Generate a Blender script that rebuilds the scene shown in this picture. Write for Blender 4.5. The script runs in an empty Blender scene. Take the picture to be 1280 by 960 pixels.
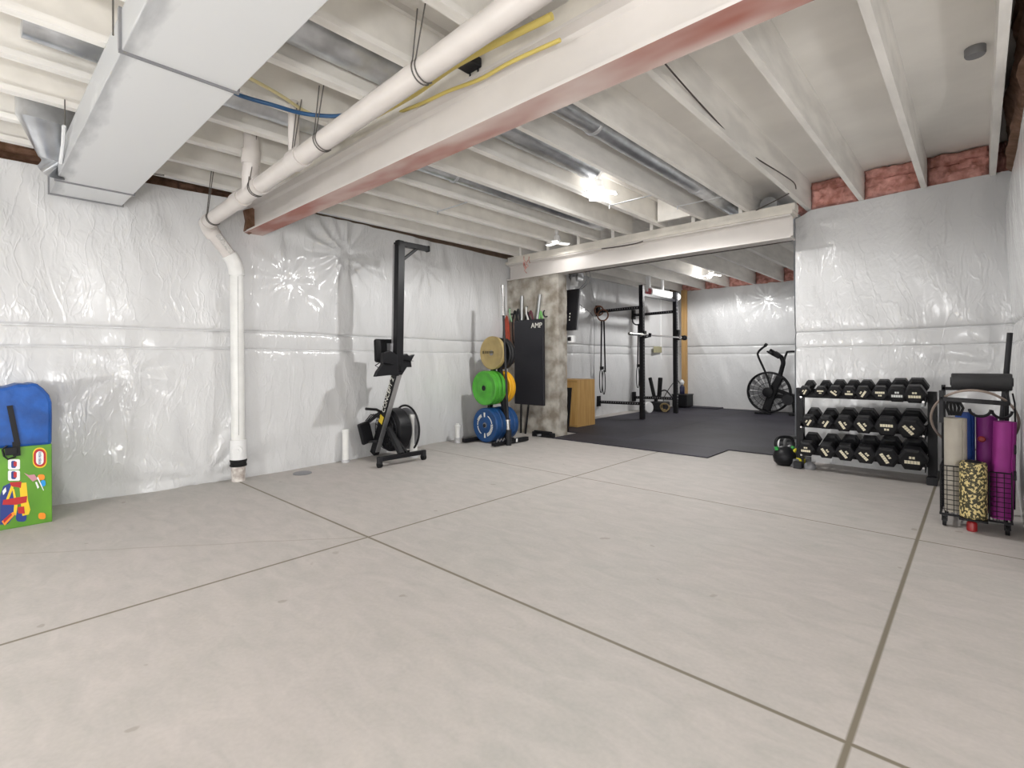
import bpy, bmesh, math, random
from mathutils import Vector, Matrix, noise
random.seed(7)
PI = math.pi
C = bpy.context.scene.collection

# ------------------------------------------------------------------ camera (metres; +Y along the joists, floor z = 0)
F, YAW, CY, ROLL, H = 632.3, .7451, 450.5, -.0055, 1.08
sy_, cy_, sr_, cr_ = math.sin(YAW), math.cos(YAW), math.sin(ROLL), math.cos(ROLL)
cam = bpy.data.objects.new('camera', bpy.data.cameras.new('camera'))
C.objects.link(cam)
fw = Vector((-sy_, cy_, 0)); R0 = Vector((cy_, sy_, 0)); U0 = Vector((0, 0, 1))
Rv = R0*cr_ + U0*sr_; Uv = U0*cr_ - R0*sr_
M = Matrix((Rv, Uv, -fw)).transposed().to_4x4(); M.translation = Vector((0, 0, H))
cam.matrix_world = M
cam.data.sensor_width = 36; cam.data.lens = F/1280*36
cam.data.shift_y = -(480-CY)/1280
cam.data.clip_start = .02
bpy.context.scene.camera = cam
sc = bpy.context.scene
sc.view_settings.view_transform = 'Standard'; sc.view_settings.look = 'None'
sc.view_settings.gamma = 1; sc.view_settings.use_curve_mapping = False
sc.view_settings.exposure = 0.34
w = bpy.data.worlds.new('world'); sc.world = w; w.use_nodes = True
w.node_tree.nodes['Background'].inputs[0].default_value = (.9, .95, 1, 1)
w.node_tree.nodes['Background'].inputs[1].default_value = .3
LAMP = dict(main=125, far=95, corner=4, near=16, back=20, fill=185)      # watts of each garage lamp and added fill light

# surveying helpers: where a sight line meets a plane of the room
def ray(px, py):
    a, b = px-640, py-CY
    x = a*cr_+b*sr_; y = -a*sr_+b*cr_
    r, d, z = x/F, 1.0, -y/F
    return Vector((r*cy_-d*sy_, r*sy_+d*cy_, z))
O = Vector((0, 0, H))
def AZ(px, py, Z=0.):
    v = ray(px, py); return O+v*((Z-H)/v.z)
def AX(px, py, X):
    v = ray(px, py); return O+v*(X/v.x)
def AY(px, py, Y):
    v = ray(px, py); return O+v*(Y/v.y)

# ------------------------------------------------------------------ materials
def mat(name, col, rough=.6, metal=0., var=0., vscale=6., bump=0., bscale=40., spec=.5, emit=None, detail=4., col2=None, stretch=None, trans=0., coat=0.):
    m = bpy.data.materials.new(name); m.use_nodes = True
    nt = m.node_tree; N = nt.nodes; L = nt.links
    b = N['Principled BSDF']
    c = (*col, 1)
    b.inputs['Base Color'].default_value = c
    b.inputs['Roughness'].default_value = rough
    b.inputs['Metallic'].default_value = metal
    b.inputs['Specular IOR Level'].default_value = spec
    b.inputs['Transmission Weight'].default_value = trans
    b.inputs['Coat Weight'].default_value = coat
    if emit:
        b.inputs['Emission Color'].default_value = (*emit[0], 1); b.inputs['Emission Strength'].default_value = emit[1]
    co = None
    if var or bump or col2:
        tc = N.new('ShaderNodeTexCoord'); mp = N.new('ShaderNodeMapping')
        L.new(tc.outputs['Object'], mp.inputs[0]); co = mp.outputs[0]
        if stretch: mp.inputs['Scale'].default_value = stretch
    if var or col2:
        n = N.new('ShaderNodeTexNoise'); n.inputs['Scale'].default_value = vscale; n.inputs['Detail'].default_value = detail
        L.new(co, n.inputs['Vector'])
        r = N.new('ShaderNodeValToRGB')
        c2 = col2 or tuple(max(0, x*(1-var)) for x in col)
        c1 = col if col2 else tuple(min(1, x*(1+var*.6)) for x in col)
        r.color_ramp.elements[0].position = .35; r.color_ramp.elements[0].color = (*c2, 1)
        r.color_ramp.elements[1].position = .65; r.color_ramp.elements[1].color = (*c1, 1)
        L.new(n.outputs['Fac'], r.inputs[0]); L.new(r.outputs[0], b.inputs['Base Color'])
    if bump:
        n = N.new('ShaderNodeTexNoise'); n.inputs['Scale'].default_value = bscale; n.inputs['Detail'].default_value = 6
        L.new(co, n.inputs['Vector'])
        bp = N.new('ShaderNodeBump'); bp.inputs['Strength'].default_value = bump; bp.inputs['Distance'].default_value = .01
        L.new(n.outputs['Fac'], bp.inputs['Height']); L.new(bp.outputs[0], b.inputs['Normal'])
    return m

def film_material():
    m = mat('white_vinyl_film', (.665, .667, .672), .19, spec=.55)
    nt = m.node_tree; N = nt.nodes; L = nt.links; b = N['Principled BSDF']
    tc = N.new('ShaderNodeTexCoord')
    def warp(src, sc_, amt):
        n0 = N.new('ShaderNodeTexNoise'); n0.inputs['Scale'].default_value = sc_; n0.inputs['Detail'].default_value = 3; L.new(src, n0.inputs['Vector'])
        vm = N.new('ShaderNodeVectorMath'); vm.operation = 'MULTIPLY_ADD'; L.new(n0.outputs['Color'], vm.inputs[0]); vm.inputs[1].default_value = (amt,)*3; L.new(src, vm.inputs[2]); return vm.outputs[0]
    def scl(src, st, rot=(0, 0, 0)):
        mp = N.new('ShaderNodeMapping'); mp.inputs['Scale'].default_value = st; mp.inputs['Rotation'].default_value = rot; L.new(src, mp.inputs[0]); return mp.outputs[0]
    def noi(src, scale, detail):
        n = N.new('ShaderNodeTexNoise'); n.inputs['Scale'].default_value = scale; n.inputs['Detail'].default_value = detail; L.new(src, n.inputs['Vector']); return n.outputs['Fac']
    def mth(op, a, c=None):
        x = N.new('ShaderNodeMath'); x.operation = op
        for i, v in enumerate((a, c)):
            if v is None: continue
            if hasattr(v, 'node'): L.new(v, x.inputs[i])
            else: x.inputs[i].default_value = v
        return x.outputs[0]
    def ridge(f, wd):        # thin raised creases where the noise crosses one half
        r = N.new('ShaderNodeMapRange'); r.interpolation_type = 'SMOOTHSTEP'; L.new(mth('ABSOLUTE', mth('SUBTRACT', f, .5)), r.inputs[0])
        r.inputs[1].default_value = 0; r.inputs[2].default_value = wd; r.inputs[3].default_value = 1; r.inputs[4].default_value = 0; return r.outputs[0]
    P0 = tc.outputs['Object']; W1 = warp(P0, .9, .45)
    tall = noi(scl(W1, (1, 1, .16)), 3.2, 2.4); tall2 = noi(scl(warp(P0, 2.3, .4), (1, 1, .2)), 9, 2.5)
    diag = noi(scl(W1, (1, 1, .25), (.7, .7, 0)), 5.5, 4)
    fine = noi(scl(warp(P0, 5, .25), (1, 1, .6)), 22, 4)
    patch = N.new('ShaderNodeMapRange'); L.new(noi(P0, .9, 2), patch.inputs[0]); patch.inputs[1].default_value = .42; patch.inputs[2].default_value = .62
    h = mth('MULTIPLY', tall, .045)
    h = mth('ADD', h, mth('MULTIPLY', ridge(tall, .035), .0022))
    h = mth('ADD', h, mth('MULTIPLY', ridge(tall2, .06), .0016))
    h = mth('ADD', h, mth('MULTIPLY', ridge(diag, .03), .0024))
    h = mth('ADD', h, mth('MULTIPLY', mth('MULTIPLY', fine, patch.outputs[0]), .009))
    bp = N.new('ShaderNodeBump'); bp.inputs['Strength'].default_value = .62; bp.inputs['Distance'].default_value = 1.
    L.new(h, bp.inputs['Height']); L.new(bp.outputs[0], b.inputs['Normal'])
    return m

def floor_material():
    m = mat('concrete_floor', (.5, .47, .44), .62, spec=.35)
    nt = m.node_tree; N = nt.nodes; L = nt.links; b = N['Principled BSDF']
    tc = N.new('ShaderNodeTexCoord'); P = tc.outputs['Object']
    def nz(scale, detail=6, st=(1, 1, 1), dist=0.):
        mp = N.new('ShaderNodeMapping'); mp.inputs['Scale'].default_value = st; L.new(P, mp.inputs[0])
        n = N.new('ShaderNodeTexNoise'); n.inputs['Scale'].default_value = scale; n.inputs['Detail'].default_value = detail; n.inputs['Distortion'].default_value = dist
        L.new(mp.outputs[0], n.inputs['Vector']); return n.outputs['Fac']
    def ramp(f, stops):
        r = N.new('ShaderNodeValToRGB'); L.new(f, r.inputs[0]); e = r.color_ramp.elements
        e[0].position, e[0].color = stops[0][0], (*stops[0][1], 1); e[1].position, e[1].color = stops[-1][0], (*stops[-1][1], 1)
        for p, c in stops[1:-1]:
            x = e.new(p); x.color = (*c, 1)
        return r.outputs[0]
    def mix(f, a, c, mode='MIX'):
        x = N.new('ShaderNodeMix'); x.data_type = 'RGBA'; x.blend_type = mode
        if hasattr(f, 'node'): L.new(f, x.inputs[0])
        else: x.inputs[0].default_value = f
        for s, v in ((6, a), (7, c)):
            if hasattr(v, 'node'): L.new(v, x.inputs[s])
            else: x.inputs[s].default_value = (*v, 1)
        return x.outputs[2]
    def math_(op, a, c=None, c2=None):
        x = N.new('ShaderNodeMath'); x.operation = op
        for i, v in enumerate((a, c, c2)):
            if v is None: continue
            if hasattr(v, 'node'): L.new(v, x.inputs[i])
            else: x.inputs[i].default_value = v
        return x.outputs[0]
    base = ramp(nz(.55, 8, (1, 1.3, 1), .6), [(.3, (.465, .455, .43)), (.5, (.495, .465, .44)), (.7, (.515, .47, .45))])
    base = mix(.5, base, ramp(nz(5, 9, (1, 2.2, 1), .9), [(.3, (.41, .395, .37)), (.7, (.56, .515, .49))]))
    fine = ramp(nz(60, 4), [(.3, (.93, .93, .93)), (.7, (1, 1, 1))])
    base = mix(1., base, fine, 'MULTIPLY')
    spots = ramp(nz(3.1, 2.2, (1, 1, 1), .0), [(.765, (0, 0, 0)), (.785, (1, 1, 1))])
    base = mix(math_('MULTIPLY', spots, .45), base, (.30, .27, .23))
    sx = N.new('ShaderNodeSeparateXYZ'); L.new(P, sx.inputs[0]); X, Y = sx.outputs[0], sx.outputs[1]
    def line(a, b_, c, wd):   # |aX+bY+c| < wd
        s = math_('MULTIPLY_ADD', X, a, math_('MULTIPLY_ADD', Y, b_, c))
        s = math_('ABSOLUTE', s)
        r = N.new('ShaderNodeMapRange'); L.new(s, r.inputs[0])
        r.inputs[1].default_value = wd*.6; r.inputs[2].default_value = wd*1.3; r.inputs[3].default_value = 1; r.inputs[4].default_value = 0
        return r.outputs[0]
    js = [line(1, 0, 2.76, .0085), line(1, 0, .273, .0095), line(0, 1, -1.68, .0085), line(0, 1, -3.84, .0065)]
    j = js[0]
    for q in js[1:]: j = math_('MAXIMUM', j, q)
    base = mix(math_('MULTIPLY', j, .92), base, (.17, .145, .10))
    sp2 = ramp(nz(7.5, 1.5), [(.745, (0, 0, 0)), (.76, (1, 1, 1))]); base = mix(math_('MULTIPLY', sp2, .45), base, (.25, .21, .17))
    # hairline crack wandering from the joint crossing to the wall
    a, c = AZ(452, 671), AZ(70, 690); nx, ny = (c-a).y, -(c-a).x; ln = math.hypot(nx, ny)
    wob = math_('MULTIPLY', math_('SUBTRACT', nz(1.4, 4), .5), .12)
    s = math_('MULTIPLY_ADD', X, nx/ln, math_('MULTIPLY_ADD', Y, ny/ln, -(a.x*nx+a.y*ny)/ln))
    s = math_('ABSOLUTE', math_('ADD', s, wob))
    r = N.new('ShaderNodeMapRange'); L.new(s, r.inputs[0]); r.inputs[1].default_value = .002; r.inputs[2].default_value = .008; r.inputs[3].default_value = 1; r.inputs[4].default_value = 0
    lim = math_('MULTIPLY', math_('LESS_THAN', X, -2.78), math_('GREATER_THAN', X, -4.2))
    cr = math_('MULTIPLY', r.outputs[0], lim)
    base = mix(math_('MULTIPLY', cr, .5), base, (.30, .26, .21))
    L.new(base, b.inputs['Base Color'])
    bp = N.new('ShaderNodeBump'); bp.inputs['Strength'].default_value = .25; bp.inputs['Distance'].default_value = .01
    hh = math_('SUBTRACT', math_('MULTIPLY', nz(18, 8), .25), 0.)
    L.new(hh, bp.inputs['Height']); L.new(bp.outputs[0], b.inputs['Normal'])
    return m

FILM = film_material(); FLOOR = floor_material()
JOIST = mat('painted_lumber', (.90, .875, .83), .65, var=.10, vscale=9, stretch=(1, .25, 1), bump=.15)
WEB = mat('painted_web_board', (.84, .81, .755), .7, var=.08, vscale=5)
DECK = mat('painted_subfloor', (.93, .90, .85), .75, var=.05, vscale=1.6, stretch=(1, 1.6, 1), bump=.1, detail=9)
BEAMW = mat('painted_steel', (.68, .645, .615), .5, var=.05, vscale=3)
BEAMR = mat('red_primer_under_overspray', (.36, .14, .11), .6, col2=(.68, .58, .54), vscale=1.1, stretch=(1, 3, 1), detail=3)
CONC = mat('rough_concrete', (.52, .49, .44), .85, col2=(.22, .19, .15), vscale=5.5, detail=10, bump=.6, bscale=14)
PINK = mat('pink_insulation', (.78, .42, .37), .95, col2=(.46, .20, .16), vscale=13, detail=8, bump=1., bscale=30)
BROWN = mat('brown_insulation', (.22, .12, .08), .95, col2=(.12, .06, .03), vscale=13, detail=8, bump=1., bscale=30)
DUCTP = mat('painted_duct_metal', (.78, .79, .80), .42, metal=.0, var=.06, vscale=3.5, spec=.6)
GALV = mat('galvanised_steel', (.62, .64, .67), .3, metal=.85, var=.2, vscale=7, bump=.3, bscale=8)
PVC = mat('white_pvc', (.65, .61, .58), .35, var=.03, vscale=8)
PVCW = mat('clean_white_pvc', (.82, .82, .80), .35, var=.05, vscale=12)
BLACK = mat('black_powder_coat', (.008, .008, .010), .45, spec=.28)
RUB = mat('black_rubber', (.010, .010, .011), .6, var=.2, vscale=20, spec=.25)
RUBM = mat('rubber_matting', (.034, .032, .044), .6, var=.4, vscale=1.3, detail=8, bump=.3, bscale=120, spec=.3)
GREYM = mat('brushed_aluminium', (.42, .42, .43), .35, metal=.7)
DGREY = mat('dark_grey_plastic', (.022, .022, .025), .5, spec=.3)
MGREY = mat('mid_grey_plastic', (.22, .22, .23), .5)
CHROME = mat('chrome', (.75, .75, .75), .18, metal=1.)
WHITE = mat('white_plastic', (.82, .82, .82), .4)
WMARK = mat('white_marking', (.78, .77, .70), .5)
YELM = mat('yellow_marking', (.75, .55, .04), .5)
GASY = mat('yellow_gas_pipe', (.62, .50, .14), .5)
GASP = mat('overspray_yellow_pipe', (.68, .60, .33), .5)
BLUEH = mat('blue_hose', (.02, .09, .22), .4)
CABLE = mat('dark_cable', (.06, .045, .04), .6)
WIRE = mat('grey_hanger_wire', (.16, .15, .14), .5, metal=.5)
OAK = mat('plywood', (.60, .37, .13), .55, col2=(.48, .27, .085), vscale=3, stretch=(9, 9, .8), detail=6)
STUD = mat('bare_pine_stud', (.55, .34, .14), .6, col2=(.46, .27, .10), vscale=3, stretch=(8, 8, .7))
NAIL = mat('painted_nailer', (.74, .70, .63), .7, var=.1, vscale=6)
GLOW = mat('lit_lamp_panel', (1, 1, 1), .5, emit=((1, .98, .95), 22))
GLOWF = mat('far_lit_lamp_panel', (1, 1, 1), .5, emit=((1, .98, .95), 30))
GLOWD = mat('dim_lamp_panel', (.9, .9, .9), .5, emit=((1, 1, 1), 1.4))

# ------------------------------------------------------------------ mesh helpers
class MB:
    def __init__(s): s.v = []; s.f = []; s.m = []; s.mi = 0
    def add(s, vs, fs):
        k = len(s.v); s.v += [Vector(p) for p in vs]; s.f += [tuple(i+k for i in f) for f in fs]; s.m += [s.mi]*len(fs); return s
    def box(s, x0, x1, y0, y1, z0, z1):
        return s.obox(Vector(((x0+x1)/2, (y0+y1)/2, (z0+z1)/2)), (abs(x1-x0), abs(y1-y0), abs(z1-z0)))
    def obox(s, c, size, rot=None, bev=0.):
        hx, hy, hz = [q/2 for q in size]; rot = rot or Matrix.Identity(3)
        if bev:
            bm = bmesh.new(); bmesh.ops.create_cube(bm, size=1)
            for v in bm.verts: v.co = Vector((v.co.x*size[0], v.co.y*size[1], v.co.z*size[2]))
            bmesh.ops.bevel(bm, geom=bm.edges[:], offset=bev, segments=2, affect='EDGES', profile=.5)
            bm.verts.index_update()
            vs = [Vector(c)+rot@v.co for v in bm.verts]; fs = [tuple(v.index for v in f.verts) for f in bm.faces]; bm.free()
            return s.add(vs, fs)
        vs = [Vector(c)+rot@Vector((x, y, z)) for x in (-hx, hx) for y in (-hy, hy) for z in (-hz, hz)]
        return s.add(vs, [(0, 1, 3, 2), (4, 6, 7, 5), (0, 4, 5, 1), (2, 3, 7, 6), (0, 2, 6, 4), (1, 5, 7, 3)])
    def bar(s, a, b, w_, h_, up=Vector((0, 0, 1))):       # rectangular bar between two points
        a, b = Vector(a), Vector(b); d = (b-a); l = d.length; d.normalize()
        if abs(d.dot(up)) > .98: up = Vector((0, 1, 0))
        x = d.cross(up).normalized(); u = x.cross(d).normalized()
        return s.obox((a+b)/2, (w_, l, h_), Matrix((x, d, u)).transposed())
    def ring(s, c, ax, r, n, ref=None):
        ax = ax.normalized(); ref = ref or (Vector((0, 0, 1)) if abs(ax.z) < .95 else Vector((1, 0, 0)))
        x = ax.cross(ref).normalized(); y = ax.cross(x).normalized()
        return [c+x*(r*math.cos(2*PI*i/n))+y*(r*math.sin(2*PI*i/n)) for i in range(n)]
    def cyl(s, a, b, r, r2=None, n=20, caps=True, ref=None):
        a, b = Vector(a), Vector(b); r2 = r if r2 is None else r2; ax = b-a
        vs = s.ring(a, ax, r, n, ref)+s.ring(b, ax, r2, n, ref)
        fs = [(i, (i+1) % n, n+(i+1) % n, n+i) for i in range(n)]
        if caps: fs += [tuple(range(n))[::-1], tuple(range(n, 2*n))]
        return s.add(vs, fs)
    def tube(s, pts, r, n=8, closed=False):
        pts = [Vector(p) for p in pts]; k = len(pts); vs = []; prev = None
        for i, p in enumerate(pts):
            if closed: t = pts[(i+1) % k]-pts[i-1]
            else: t = pts[min(i+1, k-1)]-pts[max(i-1, 0)]
            t = t.normalized()
            if prev is None:
                ref = Vector((0, 0, 1)) if abs(t.z) < .9 else Vector((1, 0, 0)); x = t.cross(ref).normalized()
            else: x = (prev-t*prev.dot(t)).normalized()
            prev = x; y = t.cross(x); rr = r[i] if isinstance(r, (list, tuple)) else r
            vs += [p+x*(rr*math.cos(2*PI*j/n))+y*(rr*math.sin(2*PI*j/n)) for j in range(n)]
        fs = []
        for i in range(k if closed else k-1):
            a, b = i*n, ((i+1) % k)*n
            fs += [(a+j, a+(j+1) % n, b+(j+1) % n, b+j) for j in range(n)]
        if not closed: fs += [tuple(range(n))[::-1], tuple(range((k-1)*n, k*n))]
        return s.add(vs, fs)
    def lathe(s, c, ax, prof, n=32, ref=None):            # prof = [(distance along axis, radius)]
        c = Vector(c); ax = Vector(ax).normalized(); vs = []
        for t, r in prof: vs += s.ring(c+ax*t, ax, max(r, 1e-4), n, ref)
        fs = []
        for i in range(len(prof)-1):
            a, b = i*n, (i+1)*n; fs += [(a+j, a+(j+1) % n, b+(j+1) % n, b+j) for j in range(n)]
        fs += [tuple(range(n))[::-1], tuple(range((len(prof)-1)*n, len(prof)*n))]
        return s.add(vs, fs)
    def prism(s, poly, depth):                            # poly = 3-D outline, depth = offset vector
        n = len(poly); d = Vector(depth); vs = [Vector(p) for p in poly]+[Vector(p)+d for p in poly]
        return s.add(vs, [tuple(range(n))[::-1], tuple(range(n, 2*n))]+[(i, (i+1) % n, n+(i+1) % n, n+i) for i in range(n)])
    def build(s, name, m, parent=None, smooth=False, bevel=0.):
        off = parent.location if parent is not None else Vector((0, 0, 0))
        if parent is not None and parent.parent is not None: off = off+parent.parent.location
        me = bpy.data.meshes.new(name)
        me.from_pydata([tuple(v-off) for v in s.v], [], s.f)
        for q in (m if isinstance(m, (list, tuple)) else [m]): me.materials.append(q)
        for p, i in zip(me.polygons, s.m): p.material_index = i
        bm = bmesh.new(); bm.from_mesh(me); bmesh.ops.recalc_face_normals(bm, faces=bm.faces[:]); bm.to_mesh(me); bm.free()
        if smooth:
            me.polygons.foreach_set('use_smooth', [True]*len(me.polygons)); me.set_sharp_from_angle(angle=math.radians(38))
        o = bpy.data.objects.new(name, me); C.objects.link(o)
        if parent is not None: o.parent = parent
        if bevel:
            b = o.modifiers.new('edge', 'BEVEL'); b.width = bevel; b.segments = 2; b.limit_method = 'ANGLE'
        return o

def tag(o, label=None, cat=None, group=None, kind=None):
    if label: o['label'] = label
    if cat: o['category'] = cat
    if group: o['group'] = group
    if kind: o['kind'] = kind
    return o
def thing(name, loc, label, cat, group=None):
    o = bpy.data.objects.new(name, None); C.objects.link(o); o.location = Vector(loc); o.empty_display_size = .1
    return tag(o, label, cat, group)
def struct(o): o['kind'] = 'structure'; return o
def copy_tree(o, parent=None):
    c = o.copy(); C.objects.link(c); c.parent = parent
    for ch in list(o.children): copy_tree(ch, c)
    return c
def text(s, name, m, pos, xdir, ydir, size, parent, depth=.0015, align='CENTER'):
    cu = bpy.data.curves.new(name, 'FONT'); cu.body = s; cu.size = size; cu.extrude = depth; cu.align_x = align; cu.align_y = 'CENTER'
    cu.materials.append(m)
    tmp = bpy.data.objects.new(name, cu); C.objects.link(tmp)
    me = bpy.data.meshes.new_from_object(tmp.evaluated_get(bpy.context.evaluated_depsgraph_get())); bpy.data.objects.remove(tmp)
    me.name = name; o = bpy.data.objects.new(name, me); C.objects.link(o)
    x = Vector(xdir).normalized(); y = Vector(ydir).normalized(); z = x.cross(y)
    mt = Matrix((x, y, z)).transposed().to_4x4()
    off = parent.location.copy() if parent is not None else Vector((0, 0, 0))
    if parent is not None and parent.parent is not None: off += parent.parent.location
    mt.translation = Vector(pos)-off
    if parent is not None: o.parent = parent
    o.matrix_local = mt
    return o
def lerp(t, pts):
    if t <= pts[0][0]: return pts[0][1]
    for (a, p), (b, q) in zip(pts, pts[1:]):
        if t <= b:
            k = (t-a)/(b-a); k = k*k*(3-2*k); return p+(q-p)*k
    return pts[-1][1]

# ------------------------------------------------------------------ the room
ZJ, ZD = 2.65, 2.94            # joist undersides, subfloor underside
SEAM_LO, SEAM_HI = 1.195, 1.36
def puff(u, z, ztop, nails):   # how far the blanket film stands off the wall
    o = .045
    if z > SEAM_HI: o += .018*math.sin(min(1, (z-SEAM_HI)/(ztop-SEAM_HI))*PI)**.6
    if z < SEAM_LO: o += .022*math.sin(min(1, (SEAM_LO-z)/SEAM_LO)*PI)**.6
    sh, sl = SEAM_HI+.006*math.sin(u*1.1)+.003*math.sin(u*3.7), SEAM_LO+.008*math.sin(u*.9+1)+.003*math.sin(u*4.3)
    o -= .020*math.exp(-((z-sh)/.009)**2)+.008*math.exp(-((z-sh)/.035)**2)
    o -= .014*math.exp(-((z-sl)/.007)**2)+.006*math.exp(-((z-sl)/.03)**2)
    o += .020*noise.noise(Vector((u*.8, z*.6, 3.1)))
    o += .007*(1-abs(noise.noise(Vector((u*2.3+z*.9, z*.7-u*.3, 7.7))))*4.)
    o += .004*(1-abs(noise.noise(Vector((u*5.+z*1.5, z*1.2, 1.7))))*4.)
    for (nu, nz_, amp, k, ph) in nails:
        du, dz = u-nu, z-nz_; r = math.hypot(du, dz)
        if r < 1.5: o += amp*math.exp(-r/.5)*min(1, r/.12)*(math.cos(k*math.atan2(dz, du)+ph+1.5*noise.noise(Vector((du*2, dz*2, ph)))))
    return o
def film(name, fn, u0, u1, ztop, nails=(), du=.035, dz=.03):
    nu = max(2, int(abs(u1-u0)/du)); vs = []; fs = []
    zs = sorted(set([round(2.65*j/int(2.65/dz), 4) for j in range(int(2.65/dz)+1)]+[round(q+.005*j, 4) for q in (SEAM_LO, SEAM_HI) for j in range(-6, 7)])) if dz < .05 else [2.65*j/int(2.65/dz) for j in range(int(2.65/dz)+1)]
    nz_ = len(zs)-1
    for i in range(nu+1):
        u = u0+(u1-u0)*i/nu; zt = ztop(u)
        for j in range(nz_+1):
            z = zs[j] if zs[j] < 1.6 else 1.6+(zt-1.6)*(zs[j]-1.6)/1.05; vs.append(fn(u, z, puff(u, z, zt, nails)))
    for i in range(nu):
        for j in range(nz_):
            a = i*(nz_+1)+j; fs.append((a, a+1, a+nz_+2, a+nz_+1))
    o = MB().add(vs, fs).build(name, FILM, None, smooth=False)
    o.data.polygons.foreach_set('use_smooth', [True]*len(o.data.polygons))
    return struct(o)

fl = MB().add([(-6, -3.6, 0), (2.6, -3.6, 0), (2.6, 12.2, 0), (-6, 12.2, 0), (-6, -3.6, -.1), (2.6, -3.6, -.1), (2.6, 12.2, -.1), (-6, 12.2, -.1)],
              [(0, 1, 2, 3), (4, 7, 6, 5), (0, 4, 5, 1), (1, 5, 6, 2), (2, 6, 7, 3), (3, 7, 4, 0)]).build('floor', FLOOR); struct(fl)
dk = MB(); dk.box(-6, 2.6, -3.6, 12.2, ZD, ZD+.03)
struct(dk.build('ceiling', DECK))
XL = [(-3, -5.16), (.4, -5.15), (1.2, -5.08), (1.75, -5.03), (2.8, -5.07), (3.5, -5.14), (4.3, -5.26), (5.6, -5.36), (6.5, -5.36), (7.7, -5.36), (8.9, -5.45), (10.2, -5.42), (11.3, -5.22)]
ZTL = [(0, 2.55), (1.4, 2.58), (2.4, 2.61), (4.9, 2.645), (12, 2.65)]
nl = [(2.80, 2.25, .030, 13, 0), (1.45, .05, .022, 11, 1), (.9, 1.0, .016, 7, 2), (4.0, 2.3, .016, 9, 0), (2.2, 1.9, .016, 9, 2), (-.4, 1.2, .03, 8, 1), (8.2, 2.1, .02, 9, 0)]
film('wall_left', lambda u, z, o: (lerp(u, XL)+o-.045, u, z), -3.2, 11.4, lambda u: lerp(u, ZTL), nl)
YF = 11.3
film('wall_far', lambda u, z, o: (u, YF-o+.045, z), -5.5, -1.2, lambda u: 2.66, [(-3.2, 2.3, .02, 9, 0), (-2.4, 1.6, .014, 9, 0)])
YW, XC = 6.03, -1.43
film('wall_dumbbells', lambda u, z, o: (u, YW-o*.8+.03, z), XC, .3, lambda u: lerp(u, [(-1.43, 2.57), (-1.36, 2.6), (-1.28, 2.64), (.3, 2.67)]), [(-1.3, 2.5, .012, 7, 0), (.15, 1.0, .02, 9, 1)])
film('wall_end', lambda u, z, o: (XC-o*.3, u, z), YW, 11.4, lambda u: 2.62, du=.12, dz=.08)
film('wall_right', lambda u, z, o: (.243-o*.8+lerp(z, [(0, .01), (1.2, .0), (1.36, .012), (2.3, -.02), (2.66, .02)]), u, z), 3.6, 6.1, lambda u: 2.67)
film('wall_entry', lambda u, z, o: (u, 3.6+o*.5-.02, z), .19, 2.3, lambda u: 2.66, du=.1, dz=.06)
film('wall_side', lambda u, z, o: (2.2-o, u, z), -3.2, 3.65, lambda u: 2.66, du=.1, dz=.06)
film('wall_back', lambda u, z, o: (u, -3.15+o, z), -5.2, 2.3, lambda u: 2.66, du=.1, dz=.06)
# timber rim above the film, all round
rim = MB()
rim.box(-5.6, -5.52, -3.5, 12, 2.5, ZD); rim.box(.36, .42, 3.7, 6.4, 2.5, ZD); rim.box(-5.5, -1.1, YF+.22, YF+.28, 2.5, ZD)
rim.box(-1.3, .42, 6.33, 6.39, 2.5, ZD); rim.box(-5.5, 2.5, -3.42, -3.36, 2.5, ZD); rim.box(2.42, 2.48, -3.5, 3.6, 2.5, ZD); rim.box(.3, 2.5, 3.74, 3.80, 2.5, ZD)
struct(rim.build('trim_1', mat('dark_rim_board', (.20, .13, .09), .8, var=.2)))
pl = MB(); pl.box(-5.42, -5.13, -3.3, 12, 2.655, 2.66)
# sill plates lying on the foundation walls
sp = MB()
for b in [(XC+.02, .3, YW+.05, YW+.3, 2.655, 2.66)]: sp.box(*b)
# concrete stub wall / pier
cb = bmesh.new()
PX0, PX1, PY0, PY1, PZ = -5.33, -4.35, 5.68, 5.88, 2.30
pr = MB(); nx_, nz_ = 28, 60
vs = []; fs = []
def cwob(x, y, z): return .008*noise.noise(Vector((x*6, y*6, z*5)))+.004*noise.noise(Vector((x*20, y*20, z*18)))
loop = [(PX0+(PX1-PX0)*i/nx_, PY0) for i in range(nx_)]+[(PX1, PY0+(PY1-PY0)*i/6) for i in range(6)]+[(PX1-(PX1-PX0)*i/nx_, PY1) for i in range(nx_)]+[(PX0, PY1-(PY1-PY0)*i/6) for i in range(6)]
n = len(loop)
for j in range(nz_+1):
    z = PZ*j/nz_
    for i, (x, y) in enumerate(loop):
        cx, cyy = (PX0+PX1)/2, (PY0+PY1)/2; wv = cwob(x, y, z)
        vs.append((x+wv*(1 if x > cx+.4 else 0), y+wv*(-1 if y < cyy-.05 else 1 if y > cyy+.05 else 0), z))
for j in range(nz_):
    for i in range(n): fs.append((j*n+i, j*n+(i+1) % n, (j+1)*n+(i+1) % n, (j+1)*n+i))
fs += [tuple(range(n)), tuple(range(nz_*n, nz_*n+n))]
struct(MB().add(vs, fs).build('wall_pier', CONC, smooth=True))

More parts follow.
